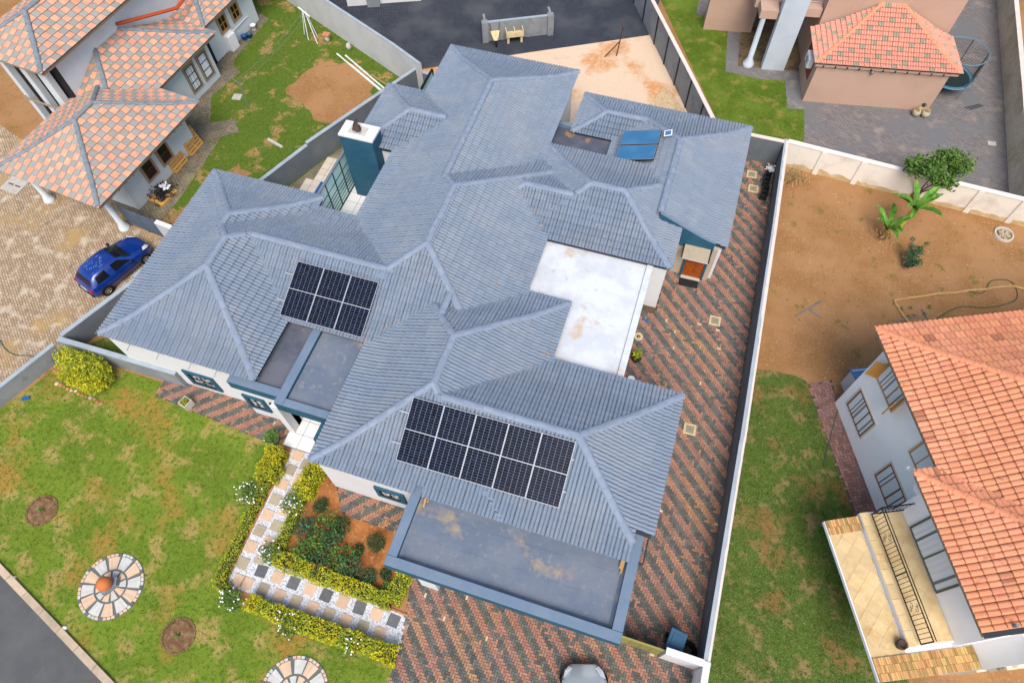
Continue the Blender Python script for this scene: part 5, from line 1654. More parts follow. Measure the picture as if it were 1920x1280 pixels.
# ------------------------------------------------------------------ cars
def car(name, label, loc, rz, paint, sc=1.0, marks=False):
    """small hatchback, nose along +x; lofted shell, glass, wheels and lamps are its parts"""
    root = thing(name, label, 'car', loc, rz)
    # station: x, half width at belt, sill z, belt z, roof z, roof half width
    ST = [(-1.88, .52, .42, .62, .66, .46), (-1.84, .68, .30, .76, .82, .60), (-1.70, .77, .24, .90, .98, .62), (-1.50, .81, .22, .93, 1.26, .56), (-1.22, .825, .20, .93, 1.395, .555), (-.80, .83, .19, .92, 1.43, .565), (-.30, .83, .19, .91, 1.43, .57), (.10, .83, .19, .90, 1.39, .56), (.42, .83, .19, .90, 1.22, .60), (.78, .825, .20, .905, .97, .66), (1.05, .82, .22, .86, .925, .64), (1.40, .79, .24, .76, .84, .60), (1.68, .70, .27, .62, .70, .52), (1.82, .56, .32, .52, .58, .42), (1.87, .44, .38, .48, .52, .34)]
    mb = MB()
    rings = []
    for (x, wb, zs, zb, zr, wr_) in ST:
        half = [(wb*.90, zs), (wb*.985, zs+.12), (wb, (zs+zb)*.5), (wb*.985, zb-.03), (wb*.955, zb), (wr_+.035, zr-.07*min(1, (zr-zb)*4)), (wr_*.86, zr-.012), (0, zr)]
        ring = [(x, -y, z) for y, z in half]+[(x, y, z) for y, z in half[:-1][::-1]]
        rings.append([tuple(q) for q in ring])
    nr = len(rings[0])
    base = []
    for r_ in rings:
        base.append(len(mb.v))
        mb.v += r_
    for i in range(len(rings)-1):
        for k in range(nr-1):
            mb.f.append((base[i]+k, base[i]+k+1, base[i+1]+k+1, base[i+1]+k))
            mb.m.append(0)
    mb.f.append(tuple(base[0]+k for k in range(nr))[::-1]); mb.m.append(0)
    mb.f.append(tuple(base[-1]+k for k in range(nr))); mb.m.append(0)
    body = mb.build('body', paint, root, smooth=True)
    def P(i, k):
        return Vector(rings[i][k])
    def glass(name_, quads, m_='glass_dark', off=.008, inset=.10):
        g = MB()
        for q in quads:
            c = sum(q, Vector())/len(q)
            nn = (q[1]-q[0]).cross(q[2]-q[1]).normalized()
            if nn.dot(c-Vector((0, 0, .5))) < 0:
                nn = -nn
                q = q[::-1]
            g.face([p.lerp(c, inset)+nn*off for p in q])
        return g.build(name_, m_, root)
    # windscreen: stations 7..9 across the roof strip
    def strip(i0, i1, k0, k1):
        return [P(i0, k0), P(i0, k1), P(i1, k1), P(i1, k0)]
    def across(ids, nm, dx):
        g = MB()
        up = Vector((dx, 0, .014))
        rows_ = []
        for t, i in enumerate(ids):
            q = [P(i, k)+up for k in (5, 6, 7, 8, 9)]
            for k in range(5):
                q[k].y *= .93
            rows_.append(q)
        for k_ in (0, -1):
            other = rows_[1] if k_ == 0 else rows_[-2]
            rows_[k_] = [a.lerp(b, .06) for a, b in zip(rows_[k_], other)]
        for ra, rb in zip(rows_, rows_[1:]):
            for k in range(4):
                g.face([ra[k], ra[k+1], rb[k+1], rb[k]])
        return g.build(nm, 'glass_dark', root, smooth=True)
    across((7, 8, 9), 'windscreen', .012)
    across((2, 3), 'rear_window', -.012)
    for s in (0, 1):
        kb, kt = (4, 5) if s == 0 else (10, 9)
        glass('side_window', [[P(6, kb).lerp(P(5, kb), .15), P(8, kb).lerp(P(9, kb), .7), P(7, kt), P(6, kt).lerp(P(5, kt), .15)]])
        glass('side_window', [[P(3, kb).lerp(P(4, kb), .3), P(5, kb).lerp(P(6, kb), .35), P(5, kt).lerp(P(6, kt), .3), P(4, kt).lerp(P(3, kt), .2)]])
        sg = -1 if s == 0 else 1
        hl = MB()
        q = [(1.35, .74*sg, .80), (1.62, .66*sg, .70), (1.78, .52*sg, .60), (1.70, .40*sg, .695), (1.45, .54*sg, .82)]
        q = [Vector(p)+Vector((.02, .012*sg, .035)) for p in q]
        hl.face(q if sg < 0 else q[::-1])
        hl.build('headlight', 'lamp_clear', root)
        hb_ = MB()
        q = [Vector(p)+Vector((.018, .012*sg, .03)) for p in [(1.28, .78*sg, .80), (1.62, .70*sg, .66), (1.82, .52*sg, .55), (1.78, .46*sg, .60), (1.60, .62*sg, .72), (1.33, .73*sg, .82)]]
        hb_.face(q if sg < 0 else q[::-1])
        hb_.build('lamp_trim', 'trim_black', root)
        tl = MB()
        tl.box(-1.86, -1.70, .62*sg-.10, .62*sg+.10, .66, .84)
        tl.build('tail_light', 'lamp_red', root, bevel=.02)
        mr = MB().lathe([(0, .09), (.07, .07), (.09, 0), (.06, -.07), (0, -.08)], 8)
        mo = mr.build('mirror', 'trim_black', root, (.52, .94*sg, .95), smooth=True)
        for xw in (-1.22, 1.22):
            wh = MB().lathe([(.17, -.09), (.29, -.09), (.31, -.06), (.31, .06), (.29, .09), (.17, .09)], 20).build('wheel', 'tyre', root, (xw, .76*sg, .31), smooth=False)
            wh.rotation_euler = (R(90), 0, 0)
            rm = MB()
            rm.lathe([(.17, .075*-sg), (.175, .092*-sg), (.15, .092*-sg), (.14, .06*-sg)], 18)
            for t in range(5):
                a = t*1.2566
                rm.box(0, .165, -.022, .022, .07*-sg-.01, .07*-sg+.01, 0, Matrix.Rotation(a, 4, 'Z'))
            rm.lathe([(0, .085*-sg), (.04, .085*-sg), (.05, .06*-sg)], 10)
            rm.build('rim', 'rim', wh)
            ar = MB()
            for t in range(10):
                a, b = math.pi*t/10, math.pi*(t+1)/10
                ar.face([(xw+.32*math.cos(a), .835*sg, .31+.32*math.sin(a)), (xw+.32*math.cos(b), .835*sg, .31+.32*math.sin(b)), (xw+.32*math.cos(b), .60*sg, .31+.32*math.sin(b)), (xw+.32*math.cos(a), .60*sg, .31+.32*math.sin(a))])
            ar.face([(xw+.32*math.cos(math.pi*t/10), .838*sg, .31+.32*math.sin(math.pi*t/10)) for t in range(11)])
            ar.build('wheel_arch', 'trim_black', root)
        MB().box(-.12, .02, .832*sg-.012, .832*sg+.012, .80, .83).build('door_handle', paint, root)
        MB().box(-.95, .85, .833*sg-.012, .833*sg+.012, .50, .54).build('side_moulding', 'trim_black', root)
    MB().box(-1.93, -1.74, -.62, .62, .30, .48).build('rear_bumper', 'trim_black', root, bevel=.04)
    MB().box(-1.895, -1.85, -.24, .24, .56, .66).build('number_plate', 'plastic_white', root)
    if marks:
        for k in range(36):
            x, y = random.uniform(-1.15, -.25), random.uniform(-.45, .45)
            zt = 1.438-.028*(abs(y)/.5)**2
            MB().box(-.03, .03, -.008, .008, 0, .002).build('dust_mark', 'car_mark', root, (x, y, zt), random.uniform(0, 3))
    root.scale = (sc, sc, sc)
    return root
mat('car_mark', (0.25, 0.38, 0.5), .6)
car('parked_car', 'blue hatchback parked beside the stepped grey wall', (-23.25, 12.0, .004), R(72), 'car_blue', .88, True)
car('parked_car', 'silver car nose pointing at the carport, cut by the lower edge', (1.78, .85, .03), R(107), 'car_silver', .92)

# ------------------------------------------------------------------ yard things
wb = thing('wheelie_bin', 'blue wheelie bin behind the white gate pier', 'bin', (4.0, 4.05, .03), R(-8))
b_ = MB()
b_.add([(-.2, -.26, .06), (.2, -.26, .06), (.2, .24, .06), (-.2, .24, .06), (-.25, -.33, .95), (.25, -.33, .95), (.25, .30, .95), (-.25, .30, .95)], [(3, 2, 1, 0), (0, 1, 5, 4), (1, 2, 6, 5), (2, 3, 7, 6), (3, 0, 4, 7)])
b_.build('body', 'bin_blue', wb)
MB().box(-.28, .28, -.36, .34, .95, 1.0).build('lid', 'bin_blue', wb, bevel=.04)
MB().box(-.17, .17, -.22, .18, 1.0, 1.02).build('lid_panel', 'bin_blue', wb, bevel=.015)
MB().tube([(-.2, .36, .93), (.2, .36, .93)], .02, 6).build('handle', 'trim_black', wb)
for s in (-1, 1):
    w_ = MB().lathe([(0, -.025), (.1, -.025), (.1, .025), (0, .025)], 14).build('wheel', 'tyre', wb, (.24*s, .2, .1))
    w_.rotation_euler = (0, R(90), 0)
tt = MB()
for k in range(24):
    for j in range(8):
        S = lambda a, b: ((.27+.09*math.cos(b))*math.cos(a), (.27+.09*math.cos(b))*math.sin(a), .1+.09*math.sin(b))
        a0, a1, b0, b1 = k*.2618, (k+1)*.2618, j*.7854, (j+1)*.7854
        tt.face([S(a0, b0), S(a1, b0), S(a1, b1), S(a0, b1)])
o = tt.build('old_tyre', 'tyre', None, (4.52, 3.98, .02))
tag(o, 'old black tyre lying between bin and grey wall', 'tyre')
def drain(x, y, lab):
    o = thing('drain_cover', lab, 'drain cover', (x, y, .03), R(2), 'drain covers in the brick drive')
    for q in ((-.24, .24, -.24, -.16), (-.24, .24, .16, .24), (-.24, -.16, -.159, .159), (.16, .24, -.159, .159)):
        MB().box(*q, -.02, .02).build('frame_side', 'drain_yellow', o)
    MB().box(-.155, .155, -.155, .155, -.02, .008).build('lid', 'drain_lid', o)
    MB().tube([(-.04, 0, .01), (0, .02, .03), (.04, 0, .01)], .008, 5).build('lift_ring', 'rust', o)
drain(3.29, 17.36, 'square yellow rimmed drain cover halfway along the brick drive')
drain(3.17, 12.03, 'square yellow rimmed drain cover beside the garage roof corner')
drain(3.62, 26.36, 'square drain cover nearest the back wall of the drive')
drain(3.82, 25.44, 'square drain cover second from the back wall of the drive')
gd = thing('gully_drain', 'round yellow gully drain against the white flat roofed wall', 'drain', (.30, 15.6, .03))
MB().lathe([(.09, -.01), (.09, .05), (.18, .05), (.2, -.02)], 16).build('rim', 'drain_yellow', gd)
MB().lathe([(0, .0), (.09, .0)], 16).build('grate', 'trim_black', gd)
tag(MB().lathe([(0, .3), (.14, .3), (.16, .32), (.16, .0), (0, 0)], 16).build('bucket', 'plastic_white', None, (.45, 13.35, .03)), 'white round bucket by the white flat roof corner', 'bucket')
tag(MB().box(-.14, .14, -.05, .05, 0, .03).build('blue_offcut', 'plastic_blue', None, (.38, 16.5, .03), R(-12)), 'small blue plastic offcut beside the white roof edge', 'scrap')
tag(MB().box(-.42, .42, -.2, .2, 0, .02).build('door_mat', 'trim_black', None, (1.82, 18.98, .034), R(2)), 'black door mat in front of the orange side door', 'mat')
for k, (y, lab) in enumerate(((26.1, 'black crate nearest the back wall, leaning on the grey wall'), (25.2, 'black crate second along the grey wall'))):
    o = thing('black_crate', lab, 'crate', (4.35, y, .03), R(-3), 'black crates along the wall')
    f = MB()
    for q in ((-.16, .16, -.36, -.32), (-.16, .16, .32, .36), (-.16, -.12, -.318, .318), (.12, .16, -.318, .318)):
        f.box(*q, 0, .32)
    f.build('side', 'trim_black', o)
    MB().box(-.12, .12, -.318, .318, 0, .05).build('base', 'trim_black', o)
    MB().box(-.13, .13, -.03, .03, .2, .26).build('bar', 'trim_black', o)
o = MB()
leaf_mesh([(random.gauss(0, .1), random.gauss(0, .12), .2+random.uniform(-.05, .1)) for k in range(60)], .16, o, 1.0, 0, .8)
tag(o.build('plastic_bag', 'plastic_white', None, (4.4, 26.75, .05)), 'crumpled white plastic bag by the back corner of the drive', 'bag')
tag(MB().box(-.16, .16, -.07, .07, .0, .05).build('blue_scrap', 'plastic_blue', None, (-23.25, 5.2, .02), R(30)), 'blue plastic scrap on the lawn by the low wall', 'scrap')

# top yard: wash trough wall, wheelbarrow, steel post
tw = thing('trough_wall', 'grey free standing wash wall with end piers in the dark yard', 'wall', (-12.3, 32.2, 0), R(26.5))
MB().box(.15, 3.75, .0, .12, 0, 1.18).build('wall', 'boundary_grey', tw)
MB().box(.15, 3.75, -.01, .13, 1.181, 1.22).build('coping', 'wall_top', tw)
for x in (0, 3.75):
    MB().box(x-.18, x+.16, -.13, .2, 0, 1.26).build('pier', 'boundary_grey', tw)
    MB().box(x-.02, x+.1, .2, .95, 0, 1.1).build('stub_wall', 'boundary_grey', tw)
ts = thing('wash_trough', 'double concrete wash trough on legs against the grey wash wall', 'trough', (-10.75, 32.75, 0), R(26.5))
f = MB()
for q in ((-.5, .5, -.3, -.25), (-.5, .5, .25, .3), (-.5, -.45, -.249, .249), (.45, .5, -.249, .249), (-.025, .025, -.249, .249)):
    f.box(*q, .45, .78)
f.box(-.448, .448, -.248, .248, .45, .5)
f.build('basin', 'trough', ts)
for x in (-.38, .38):
    MB().box(x-.06, x+.06, -.22, .22, 0, .449).build('leg', 'trough', ts)
MB().tube([(-.2, .34, 1.0), (.25, .34, 1.0), (.25, .28, .88)], .015, 5).build('tap_pipe', 'steel_grey', ts)
wbr = thing('wheelbarrow', 'yellow brown wheelbarrow leaning against the grey wash wall', 'wheelbarrow', (-11.75, 32.3, 0), R(26.5))
f = MB()
f.add([(-.26, .0, .75), (.26, .0, .75), (.13, -.25, .3), (-.13, -.25, .3), (-.2, .12, .70), (.2, .12, .70), (.09, -.1, .34), (-.09, -.1, .34)], [(0, 1, 5, 4), (1, 2, 6, 5), (2, 3, 7, 6), (3, 0, 4, 7), (4, 5, 6, 7), (0, 3, 2, 1)])
f.build('tray', 'trough', wbr)
for s in (-1, 1):
    MB().tube([(.28*s, .12, 1.15), (.22*s, .05, .75), (.06*s, -.36, .12)], .018, 5).build('handle', 'rust', wbr)
w_ = MB().lathe([(.05, -.03), (.15, -.035), (.17, 0), (.15, .035), (.05, .03)], 14).build('wheel', 'tyre', wbr, (0, -.36, .17))
w_.rotation_euler = (0, R(90), 0)
sp = thing('steel_post', 'leaning rusty steel post with brace on the sand', 'post', (-4.85, 33.15, 0))
MB().tube([(0, 0, 0), (.15, 0, 1.85)], .035, 6).build('post', 'rust', sp)
MB().tube([(-.62, -.3, 0), (.08, 0, .95)], .03, 6).build('brace', 'rust', sp)
MB().tube([(-.1, .1, 2.05), (.32, -.1, 1.7)], .03, 6).build('cross_arm', 'rust', sp)

# side yard of the chequered house
ct = thing('clothes_line_post', 'white clothes line post with splayed legs by the pale wall', 'post', (-22.3, 29.7, 0))
for (dx, dy) in ((-.35, .1), (.1, -.3), (.45, .15), (.75, -.45)):
    MB().tube([(dx, dy, 0), (.12+dx*.25, .0+dy*.25, 1.6)], .028, 5).build('leg', 'plastic_white', ct)
MB().tube([(-.3, .25, 1.62), (.65, -.3, 1.62)], .045, 6).build('cross_bar', 'plastic_white', ct)
ct2 = thing('clothes_line_post', 'thin clothes line T post on the grass near the house', 'post', (-22.75, 23.35, 0))
MB().tube([(0, 0, 0), (-.03, .05, 1.7)], .025, 5).build('post', 'steel_grey', ct2)
MB().tube([(-.4, .15, 1.7), (.35, -.1, 1.7)], .02, 5).build('cross_bar', 'steel_grey', ct2)
for k, (a, b) in enumerate((((-22.2, 29.75, 1.6), (-22.95, 23.45, 1.68)), ((-21.9, 29.6, 1.6), (-22.55, 23.3, 1.68)))):
    pts = [Vector(a).lerp(Vector(b), t/10)-Vector((0, 0, .22*math.sin(math.pi*t/10))) for t in range(11)]
    tag(MB().tube(pts, .008, 4).build('clothes_line', 'steel_grey'), 'thin wire clothes line, %s strand over the side yard' % ('left' if k == 0 else 'right'), 'wire', 'clothes lines')
for k, (a, b, lab) in enumerate((((-20.05, 28.72), (-16.5, 26.65), 'longest white pipe nearest the bare earth'), ((-19.53, 28.73), (-16.28, 26.8), 'white pipe second from the pale wall'), ((-18.94, 28.1), (-16.32, 26.6), 'white pipe lying in the middle of the bundle'))):
    tag(MB().tube([(*a, .06), (*b, .05)], .05, 8).build('plastic_pipe', 'pvc'), lab + ' on the side yard grass', 'pipe', 'pipes in the side yard')
tag(MB().box(-.7, .7, -.03, .03, 0, .04).build('timber_batten', 'raw_timber', None, (-16.85, 27.4, .02), R(-24)), 'brown timber batten beside the white pipes', 'timber')
tag(MB().box(-.52, .52, -.07, .07, 0, .09).build('timber_plank', 'concrete', None, (-20.13, 21.36, .02), R(-17)), 'weathered plank lying on the grass near the dark wall', 'plank')
tag(MB().box(-.24, .24, -.22, .22, 0, .05).build('concrete_slab', 'concrete', None, (-23.79, 23.92, .01), R(10)), 'small square concrete slab on the grass', 'slab')
for k, (x, y, lab) in enumerate(((-21.06, 29.63, 'little ornament with a terracotta roof by the pale wall'), (-19.58, 29.33, 'little white jug ornament by the pale wall'))):
    o = thing('garden_ornament', lab, 'ornament', (x, y, 0))
    MB().lathe([(0, 0), (.12, 0), (.15, .2), (.1, .38), (0, .4)], 10).build('body', 'stone_grey', o, smooth=True)
    if k == 0:
        MB().box(-.2, .2, -.16, .16, .4, .5).build('roof', 'brick_edge', o)
    else:
        MB().tube([(.12, 0, .1), (.24, 0, .2), (.1, 0, .34)], .02, 5).build('handle', 'brick_edge', o)
def pallet(loc, rz, lab):
    o = thing('wooden_pallet', lab, 'pallet', loc, rz, 'pallets against the house wall')
    T = Matrix.Translation((.36, 0, .02)) @ Matrix.Rotation(R(-17), 4, 'Y')
    for k in range(3):
        MB().box(-.05, .05, -.5+.47*k, -.42+.47*k, 0, 1.12, 0, T).build('stringer', 'pallet', o)
    for k in range(7):
        MB().box(.052, .074, -.5, .52, .0+.165*k, .115+.165*k, 0, T).build('slat', 'pallet', o)
    return o
pallet((-24.35, 18.55, 0), R(-4), 'yellow wooden pallet leaning on the wall, nearer the windows')
pallet((-24.22, 19.85, 0), R(-4), 'yellow wooden pallet leaning on the wall, nearer the corner')
rb = thing('rubbish_heap', 'heap of black plastic and offcuts on a pallet by the neighbour wall', 'heap', (-23.8, 16.55, 0), R(-10))
MB().box(-.45, .45, -.55, .55, 0, .12).build('pallet', 'pallet', rb)
hp = leaf_mesh([(random.gauss(0, .22), random.gauss(0, .28), .15+random.uniform(0, .32)) for k in range(170)], .26, None, .6, 0, .35)
hp.build('black_sheeting', 'tarp', rb)
leaf_mesh([(.05+random.gauss(0, .1), .3+random.gauss(0, .08), .42+random.uniform(0, .1)) for k in range(26)], .2, None, .5, 0, .7).build('white_bag', 'plastic_white', rb)
wm_ = thing('washing_machine', 'white washing machine outside the chequered house', 'washing machine', (-26.1, 27.55, 0), R(-8))
MB().box(-.3, .3, -.3, .3, 0, .92).build('cabinet', 'plastic_white', wm_, bevel=.03)
MB().box(-.24, .24, -.2, .2, .92, .945).build('lid', 'petal_white', wm_, bevel=.01)
MB().box(-.28, .28, .2, .29, .92, 1.0).build('control_panel', 'plastic_white', wm_)
for k, (x, y, m_, lab) in enumerate(((-25.75, 28.35, 'plastic_blue', 'blue bucket nearest the washing machine'), (-25.55, 28.6, 'bin_blue', 'dark blue bucket beside the other blue bucket'), (-25.7, 29.35, 'plastic_white', 'white tub at the far end of the wash corner'))):
    tag(MB().lathe([(.12, 0), (.17, .3), (.18, .3), (.16, .28), (0, .1)], 14).build('bucket', m_, None, (x, y, .01), smooth=True), lab, 'bucket')
sk = thing('outdoor_sink', 'concrete outdoor sink with white pipe frame by the house wall', 'sink', (-26.25, 28.95, 0), R(-6))
f = MB()
for q in ((-.25, .25, -.5, -.45), (-.25, .25, .45, .5), (-.25, -.2, -.449, .449), (.2, .25, -.449, .449)):
    f.box(*q, .5, .8)
f.box(-.2, .2, -.449, .449, .5, .55)
f.build('basin', 'trough', sk)
MB().box(-.2, .2, -.45, -.35, 0, .5).build('leg', 'trough', sk)
MB().box(-.2, .2, .35, .45, 0, .5).build('leg', 'trough', sk)
MB().tube([(.3, -.9, .1), (.3, -.85, .75), (.32, .5, .8)], .03, 6).build('pipe', 'plastic_white', sk)
sg_ = thing('slatted_gate', 'blue grey slatted gate between column and white wall stub', 'gate', (-24.25, 14.5, 0), R(-7))
for k in range(9):
    MB().box(.03, 1.05, -.015, .015, .08+.14*k, .20+.14*k).build('slat', 'gate_blue', sg_)
    MB().box(1.10, 2.05, -.015, .015, .08+.14*k, .20+.14*k).build('slat', 'gate_blue', sg_)
for x in (0, 1.075, 2.08):
    MB().box(x-.03, x+.025, -.025, .025, 0, 1.36).build('post', 'gate_blue', sg_)
wall('boundary_wall', 'short white wall stub beside the blue grey gate', [(-22.1, 14.15), (-20.1, 13.95)], [1.35], .18, 1, 'white_wall', 'pale_wall', cope=.02)
sl_ = thing('manhole_slab', 'pale concrete inspection slab on the tan driveway', 'slab', (-31.4, 14.95, 0), R(-5))
MB().box(-.55, .55, -.45, .45, 0, .05).build('slab', 'concrete', sl_)
for x in (-.2, .22):
    MB().box(x-.15, x+.15, -.03, .03, .05, .06).build('slot', 'trim_black', sl_)

# right garden -------------------------------------------------------------
tr_ = thing('small_tree', 'small leafy tree in front of the cream wall', 'tree', (11.2, 27.0, 0))
t_ = MB()
tips = []
for k in range(6):
    a = k*1.05+.3
    e = Vector((math.cos(a)*.75, math.sin(a)*.55-.1, 1.95+.2*math.sin(k*2.1)))
    t_.tube([(.05*math.cos(a), .05*math.sin(a), 0), (.16*math.cos(a), .16*math.sin(a), .7), tuple(e*.75), tuple(e)], [.055, .045, .03, .012], 6)
    tips.append(e)
t_.build('trunk', 'bark', tr_)
cr = MB()
for k, e in enumerate(tips+[Vector((0, 0, 2.1)), Vector((.95, .1, 2.2)), Vector((-.7, .05, 1.75)), Vector((.3, -.5, 1.8)), Vector((.5, .35, 2.35))]):
    leaf_mesh(blob_points(360, e*1.12, (.46, .42, .36), .45, .2, k), .15, cr, .6, 0, .55)
cr.build('crown', 'leaf_mid', tr_)
bn = thing('banana_plant', 'banana plant with long green leaves on the bare soil', 'banana plant', (10.35, 24.45, 0))
def bleaf(mb, p, a, L_, el, droop, w_):
    p = Vector(p)
    pr_ = None
    n = 9
    for t in range(n+1):
        q = t/n
        d = Vector((math.cos(a), math.sin(a), 0))
        c = p+d*L_*q*math.cos(el)+Vector((0, 0, L_*(q*math.sin(el)-droop*q*q)))
        hw = w_*math.sin(math.pi*min(1, q*.9+.1))**.7*(1+.25*random.uniform(-1, 1))
        s = Vector((-math.sin(a), math.cos(a), 0))*hw
        cur = (c-s+Vector((0, 0, hw*.5)), c, c+s+Vector((0, 0, hw*.5)))
        if pr_:
            mb.face([pr_[0], pr_[1], cur[1], cur[0]])
            mb.face([pr_[1], pr_[2], cur[2], cur[1]])
        pr_ = cur
for (bx, by, hh, n) in ((.3, .45, 1.5, 9), (-.45, -.2, .55, 6)):
    MB().tube([(bx*.6, by*.6, 0), (bx, by, hh)], [.10, .07], 8).build('stem', 'leaf_lime', bn)
    for k in range(n):
        lf = MB()
        bleaf(lf, (bx, by, hh), k*2*math.pi/n+random.uniform(-.3, .3)+.4, random.uniform(1.4, 2.0), random.uniform(.5, 1.1), random.uniform(.3, .62), .14)
        lf.build('leaf', 'leaf_banana', bn)
leaf_mesh([(-.35+random.gauss(0, .16), -.3+random.gauss(0, .14), random.uniform(.05, .35)) for k in range(60)], .3, None, .9, 0, .2).build('dead_leaves', 'dry_stalk', bn)
shr = thing('soil_shrub', 'loose blue green shrub leaning on the bare soil', 'shrub', (10.85, 22.75, 0))
st, fo2 = MB(), MB()
for k in range(15):
    a, l_ = random.uniform(-.9, 1.7), random.uniform(.6, 1.5)
    e = Vector((math.cos(a)*l_*.55, math.sin(a)*l_*.5, l_*.85))
    st.tube([(0, 0, 0), tuple(e*.5+Vector((0, 0, .1))), tuple(e)], [.02, .014, .005], 5)
    for q in range(4):
        leaf_mesh(blob_points(34, e*(.5+.17*q), (.13, .13, .12), .3, .1, k+q), .085, fo2)
st.build('stem', 'bark', shr)
fo2.build('foliage', 'leaf_blue', shr)
dg = thing('dry_grass_clump', 'clump of dry straw coloured grass at the wall corner', 'grass clump', (5.65, 26.7, 0))
dm_ = MB()
for k in range(420):
    x, y = random.gauss(0, .28), random.gauss(0, .2)
    a = random.uniform(0, 6.28)
    dm_.face([(x-.014, y, 0), (x+.014, y, 0), (x+math.cos(a)*.28, y+math.sin(a)*.28, random.uniform(.15, .5))])
dm_.build('stalks', 'dry_stalk', dg)
def pole(a, b, r_, m_, lab, nm='timber_pole', cat='pole'):
    a, b = Vector((*a, r_)), Vector((*b, r_))
    pts = [a.lerp(b, t/8)+Vector((random.gauss(0, .02), random.gauss(0, .02), 0)) for t in range(9)]
    tag(MB().tube(pts, r_, 6).build(nm, m_), lab, cat)
pole((10.6, 20.75), (15.6, 23.1), .05, 'raw_timber', 'long pale timber pole edging the vegetable patch')
pole((10.6, 20.7), (11.3, 19.6), .05, 'raw_timber', 'short pale timber pole at the end of the vegetable patch')
pole((15.6, 23.1), (17.2, 22.7), .05, 'raw_timber', 'pale timber pole at the right corner of the vegetable patch')
for k, (x, y, lab) in enumerate(((7.1, 19.2, 'metal T shaped pole lying alone on the bare soil'), (11.3, 20.0, 'metal T shaped pole lying over the timber edge'))):
    o = thing('metal_tee', lab, 'pole', (x, y, .04), R(48 if k == 0 else 28))
    MB().tube([(-.75, 0, 0), (.75, 0, .0)], .03, 6).build('shaft', 'steel_grey', o)
    MB().tube([(.72, -.35, .0), (.72, .3, .0)] if k else [(-.05, 0, .0), (.15, -.62, .0)], .028, 6).build('cross_piece', 'steel_grey', o)
def cable(pts, r_, m_, lab, nm, cat):
    P = [Vector(p) for p in pts]
    out = []
    for i in range(len(P)-1):
        p0, p1, p2, p3 = P[max(i-1, 0)], P[i], P[i+1], P[min(i+2, len(P)-1)]
        for t in range(6):
            u = t/6
            out.append(.5*((2*p1)+(p2-p0)*u+(2*p0-5*p1+4*p2-p3)*u*u+(3*p1-p0-3*p2+p3)*u**3))
    out.append(P[-1])
    tag(MB().tube(out, r_, 5).build(nm, m_), lab, cat)
cable([(12.4, 20.3, .02), (13.3, 21.2, .02), (14.6, 21.6, .02), (15.7, 22.4, .02), (15.5, 23.3, .02), (14.7, 23.1, .02), (14.3, 22.3, .02), (13.6, 22.2, .02)], .022, 'hose', 'dark green garden hose coiled on the vegetable patch', 'garden_hose', 'hose')
cable([(8.35, 12.1, .03), (8.5, 13.4, .03), (8.75, 14.9, .03), (9.1, 15.7, .1), (9.4, 15.9, .6)], .025, 'hose', 'dark hose running along the brick strip by the white house', 'garden_hose', 'hose')
cable([(-27.5, 8.2, .02), (-26, 7.1, .02), (-25.1, 6.8, .02), (-24.2, 6.95, .02), (-23.6, 6.4, .02)], .02, 'hose', 'thin green hose on the tan driveway by the low wall', 'garden_hose', 'hose')
sr = thing('stone_ring', 'ring of pale edging filled with rubble near the cream wall', 'fire ring', (15.27, 26.0, 0))
MB().lathe([(.34, 0), (.36, .1), (.42, .1), (.44, 0)], 20).build('rim', 'concrete', sr)
rbm = MB()
for k in range(26):
    x, y, s = random.gauss(0, .13), random.gauss(0, .13), random.uniform(.04, .08)
    rbm.box(-s, s, -s*.7, s*.7, 0, s, 0, Matrix.Translation((x, y, .02)) @ Matrix.Rotation(k*.9, 4, 'Z'))
rbm.build('rubble', 'stone_olive', sr)
vp = [(10.95, 20.35), (11.3, 20.5), (11.5, 20.15), (11.9, 20.35), (11.25, 20.05), (12.1, 20.8)]
for k, (x, y) in enumerate(vp):
    o = leaf_mesh(blob_points(14, (0, 0, .08), (.1, .1, .06), .2, .1, k), .08).build('seedling', 'leaf_mid', None, (x, y, 0))
    tag(o, 'tiny green seedling in the vegetable patch, ' + ['leftmost by the short pole', 'touching the long pole', 'in the middle of the group', 'right of the metal pole', 'lowest of the group', 'farthest right'][k], 'seedling', 'vegetable seedlings')
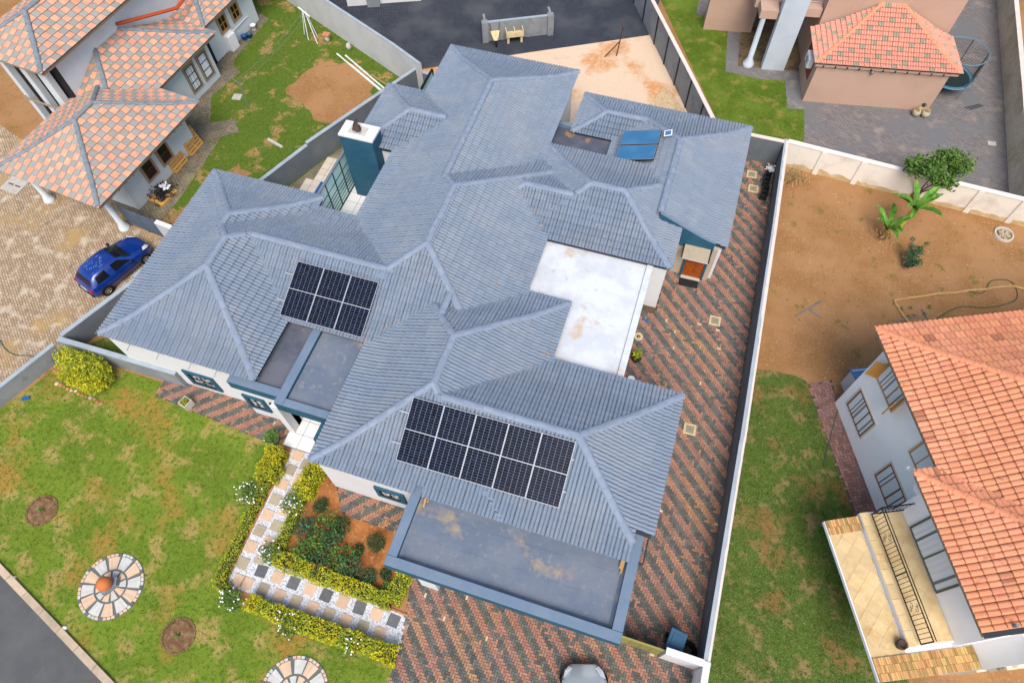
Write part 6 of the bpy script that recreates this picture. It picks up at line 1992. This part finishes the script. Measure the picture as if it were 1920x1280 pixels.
# upper yard
tp = thing('trampoline', 'trampoline with blue rim and black net behind the pinkish garage', 'trampoline', (12.55, 35.75, 0), R(10))
MB().lathe([(0, .70), (.95, .70)], 28).build('mat', 'net_black', tp)
MB().lathe([(.95, .71), (.97, .74), (1.12, .74), (1.14, .70), (1.12, .67)], 28).build('rim', 'tramp_blue', tp, smooth=True)
for k in range(6):
    a = k*1.0472
    MB().tube([(1.1*math.cos(a), 1.1*math.sin(a), 0), (1.1*math.cos(a), 1.1*math.sin(a), .7)], .025, 5).build('leg', 'steel_grey', tp)
    MB().tube([(1.12*math.cos(a), 1.12*math.sin(a), .7), (1.16*math.cos(a), 1.16*math.sin(a), 2.2)], .02, 5).build('net_pole', 'trim_black', tp)
tr2 = MB()
for k in range(28):
    a = k*.2244
    tr2.tube([(1.13*math.cos(a), 1.13*math.sin(a), 2.2), (1.13*math.cos(a+.2244), 1.13*math.sin(a+.2244), 2.2)], .022, 5)
tr2.build('top_ring', 'tramp_blue', tp)
nn = MB()
for k in range(56):
    a = k*.1122
    for z in range(12):
        nn.tube([(1.1*math.cos(a), 1.1*math.sin(a), .75+.12*z), (1.1*math.cos(a+.1122), 1.1*math.sin(a+.1122), .75+.12*z)], .006, 3, caps=False)
    nn.tube([(1.1*math.cos(a), 1.1*math.sin(a), .75), (1.1*math.cos(a), 1.1*math.sin(a), 2.2)], .006, 3, caps=False)
nn.build('net', 'net_black', tp)
for k, (x, y, lab) in enumerate(((11.15, 33.0, 'left stone plant pot at the garage corner'), (11.6, 33.05, 'right stone plant pot at the garage corner'), (11.4, 33.4, 'dark shrub pot behind the two stone pots'))):
    o = thing('stone_pot', lab, 'pot', (x, y, 0), 0, 'pots at the garage corner')
    MB().lathe([(0, 0), (.14, 0), (.22, .2), (.18, .34), (.12, .36), (0, .3)], 12).build('pot', 'stone_olive', o, smooth=True)
    leaf_mesh(blob_points(50, (0, 0, .42), (.14, .14, .1), .2, .1, k), .09).build('plant', 'leaf_dark' if k == 2 else 'dry_stalk', o)
cr_ = MB()
for k in range(3):
    cr_.tube([(0+.12*k, .0, .02), (.55+.1*k, .75, .02)], .02, 4)
tag(cr_.build('garden_rake', 'trim_black', None, (13.6, 34.3, .02), R(-20)), 'dark thin sticks lying on the grey paving by the trampoline', 'sticks')
tag(MB().box(-.2, .2, -.14, .14, 0, .03).build('concrete_slab', 'concrete', None, (14.9, 32.0, .01), R(8)), 'small pale slab on the grey paving', 'slab')
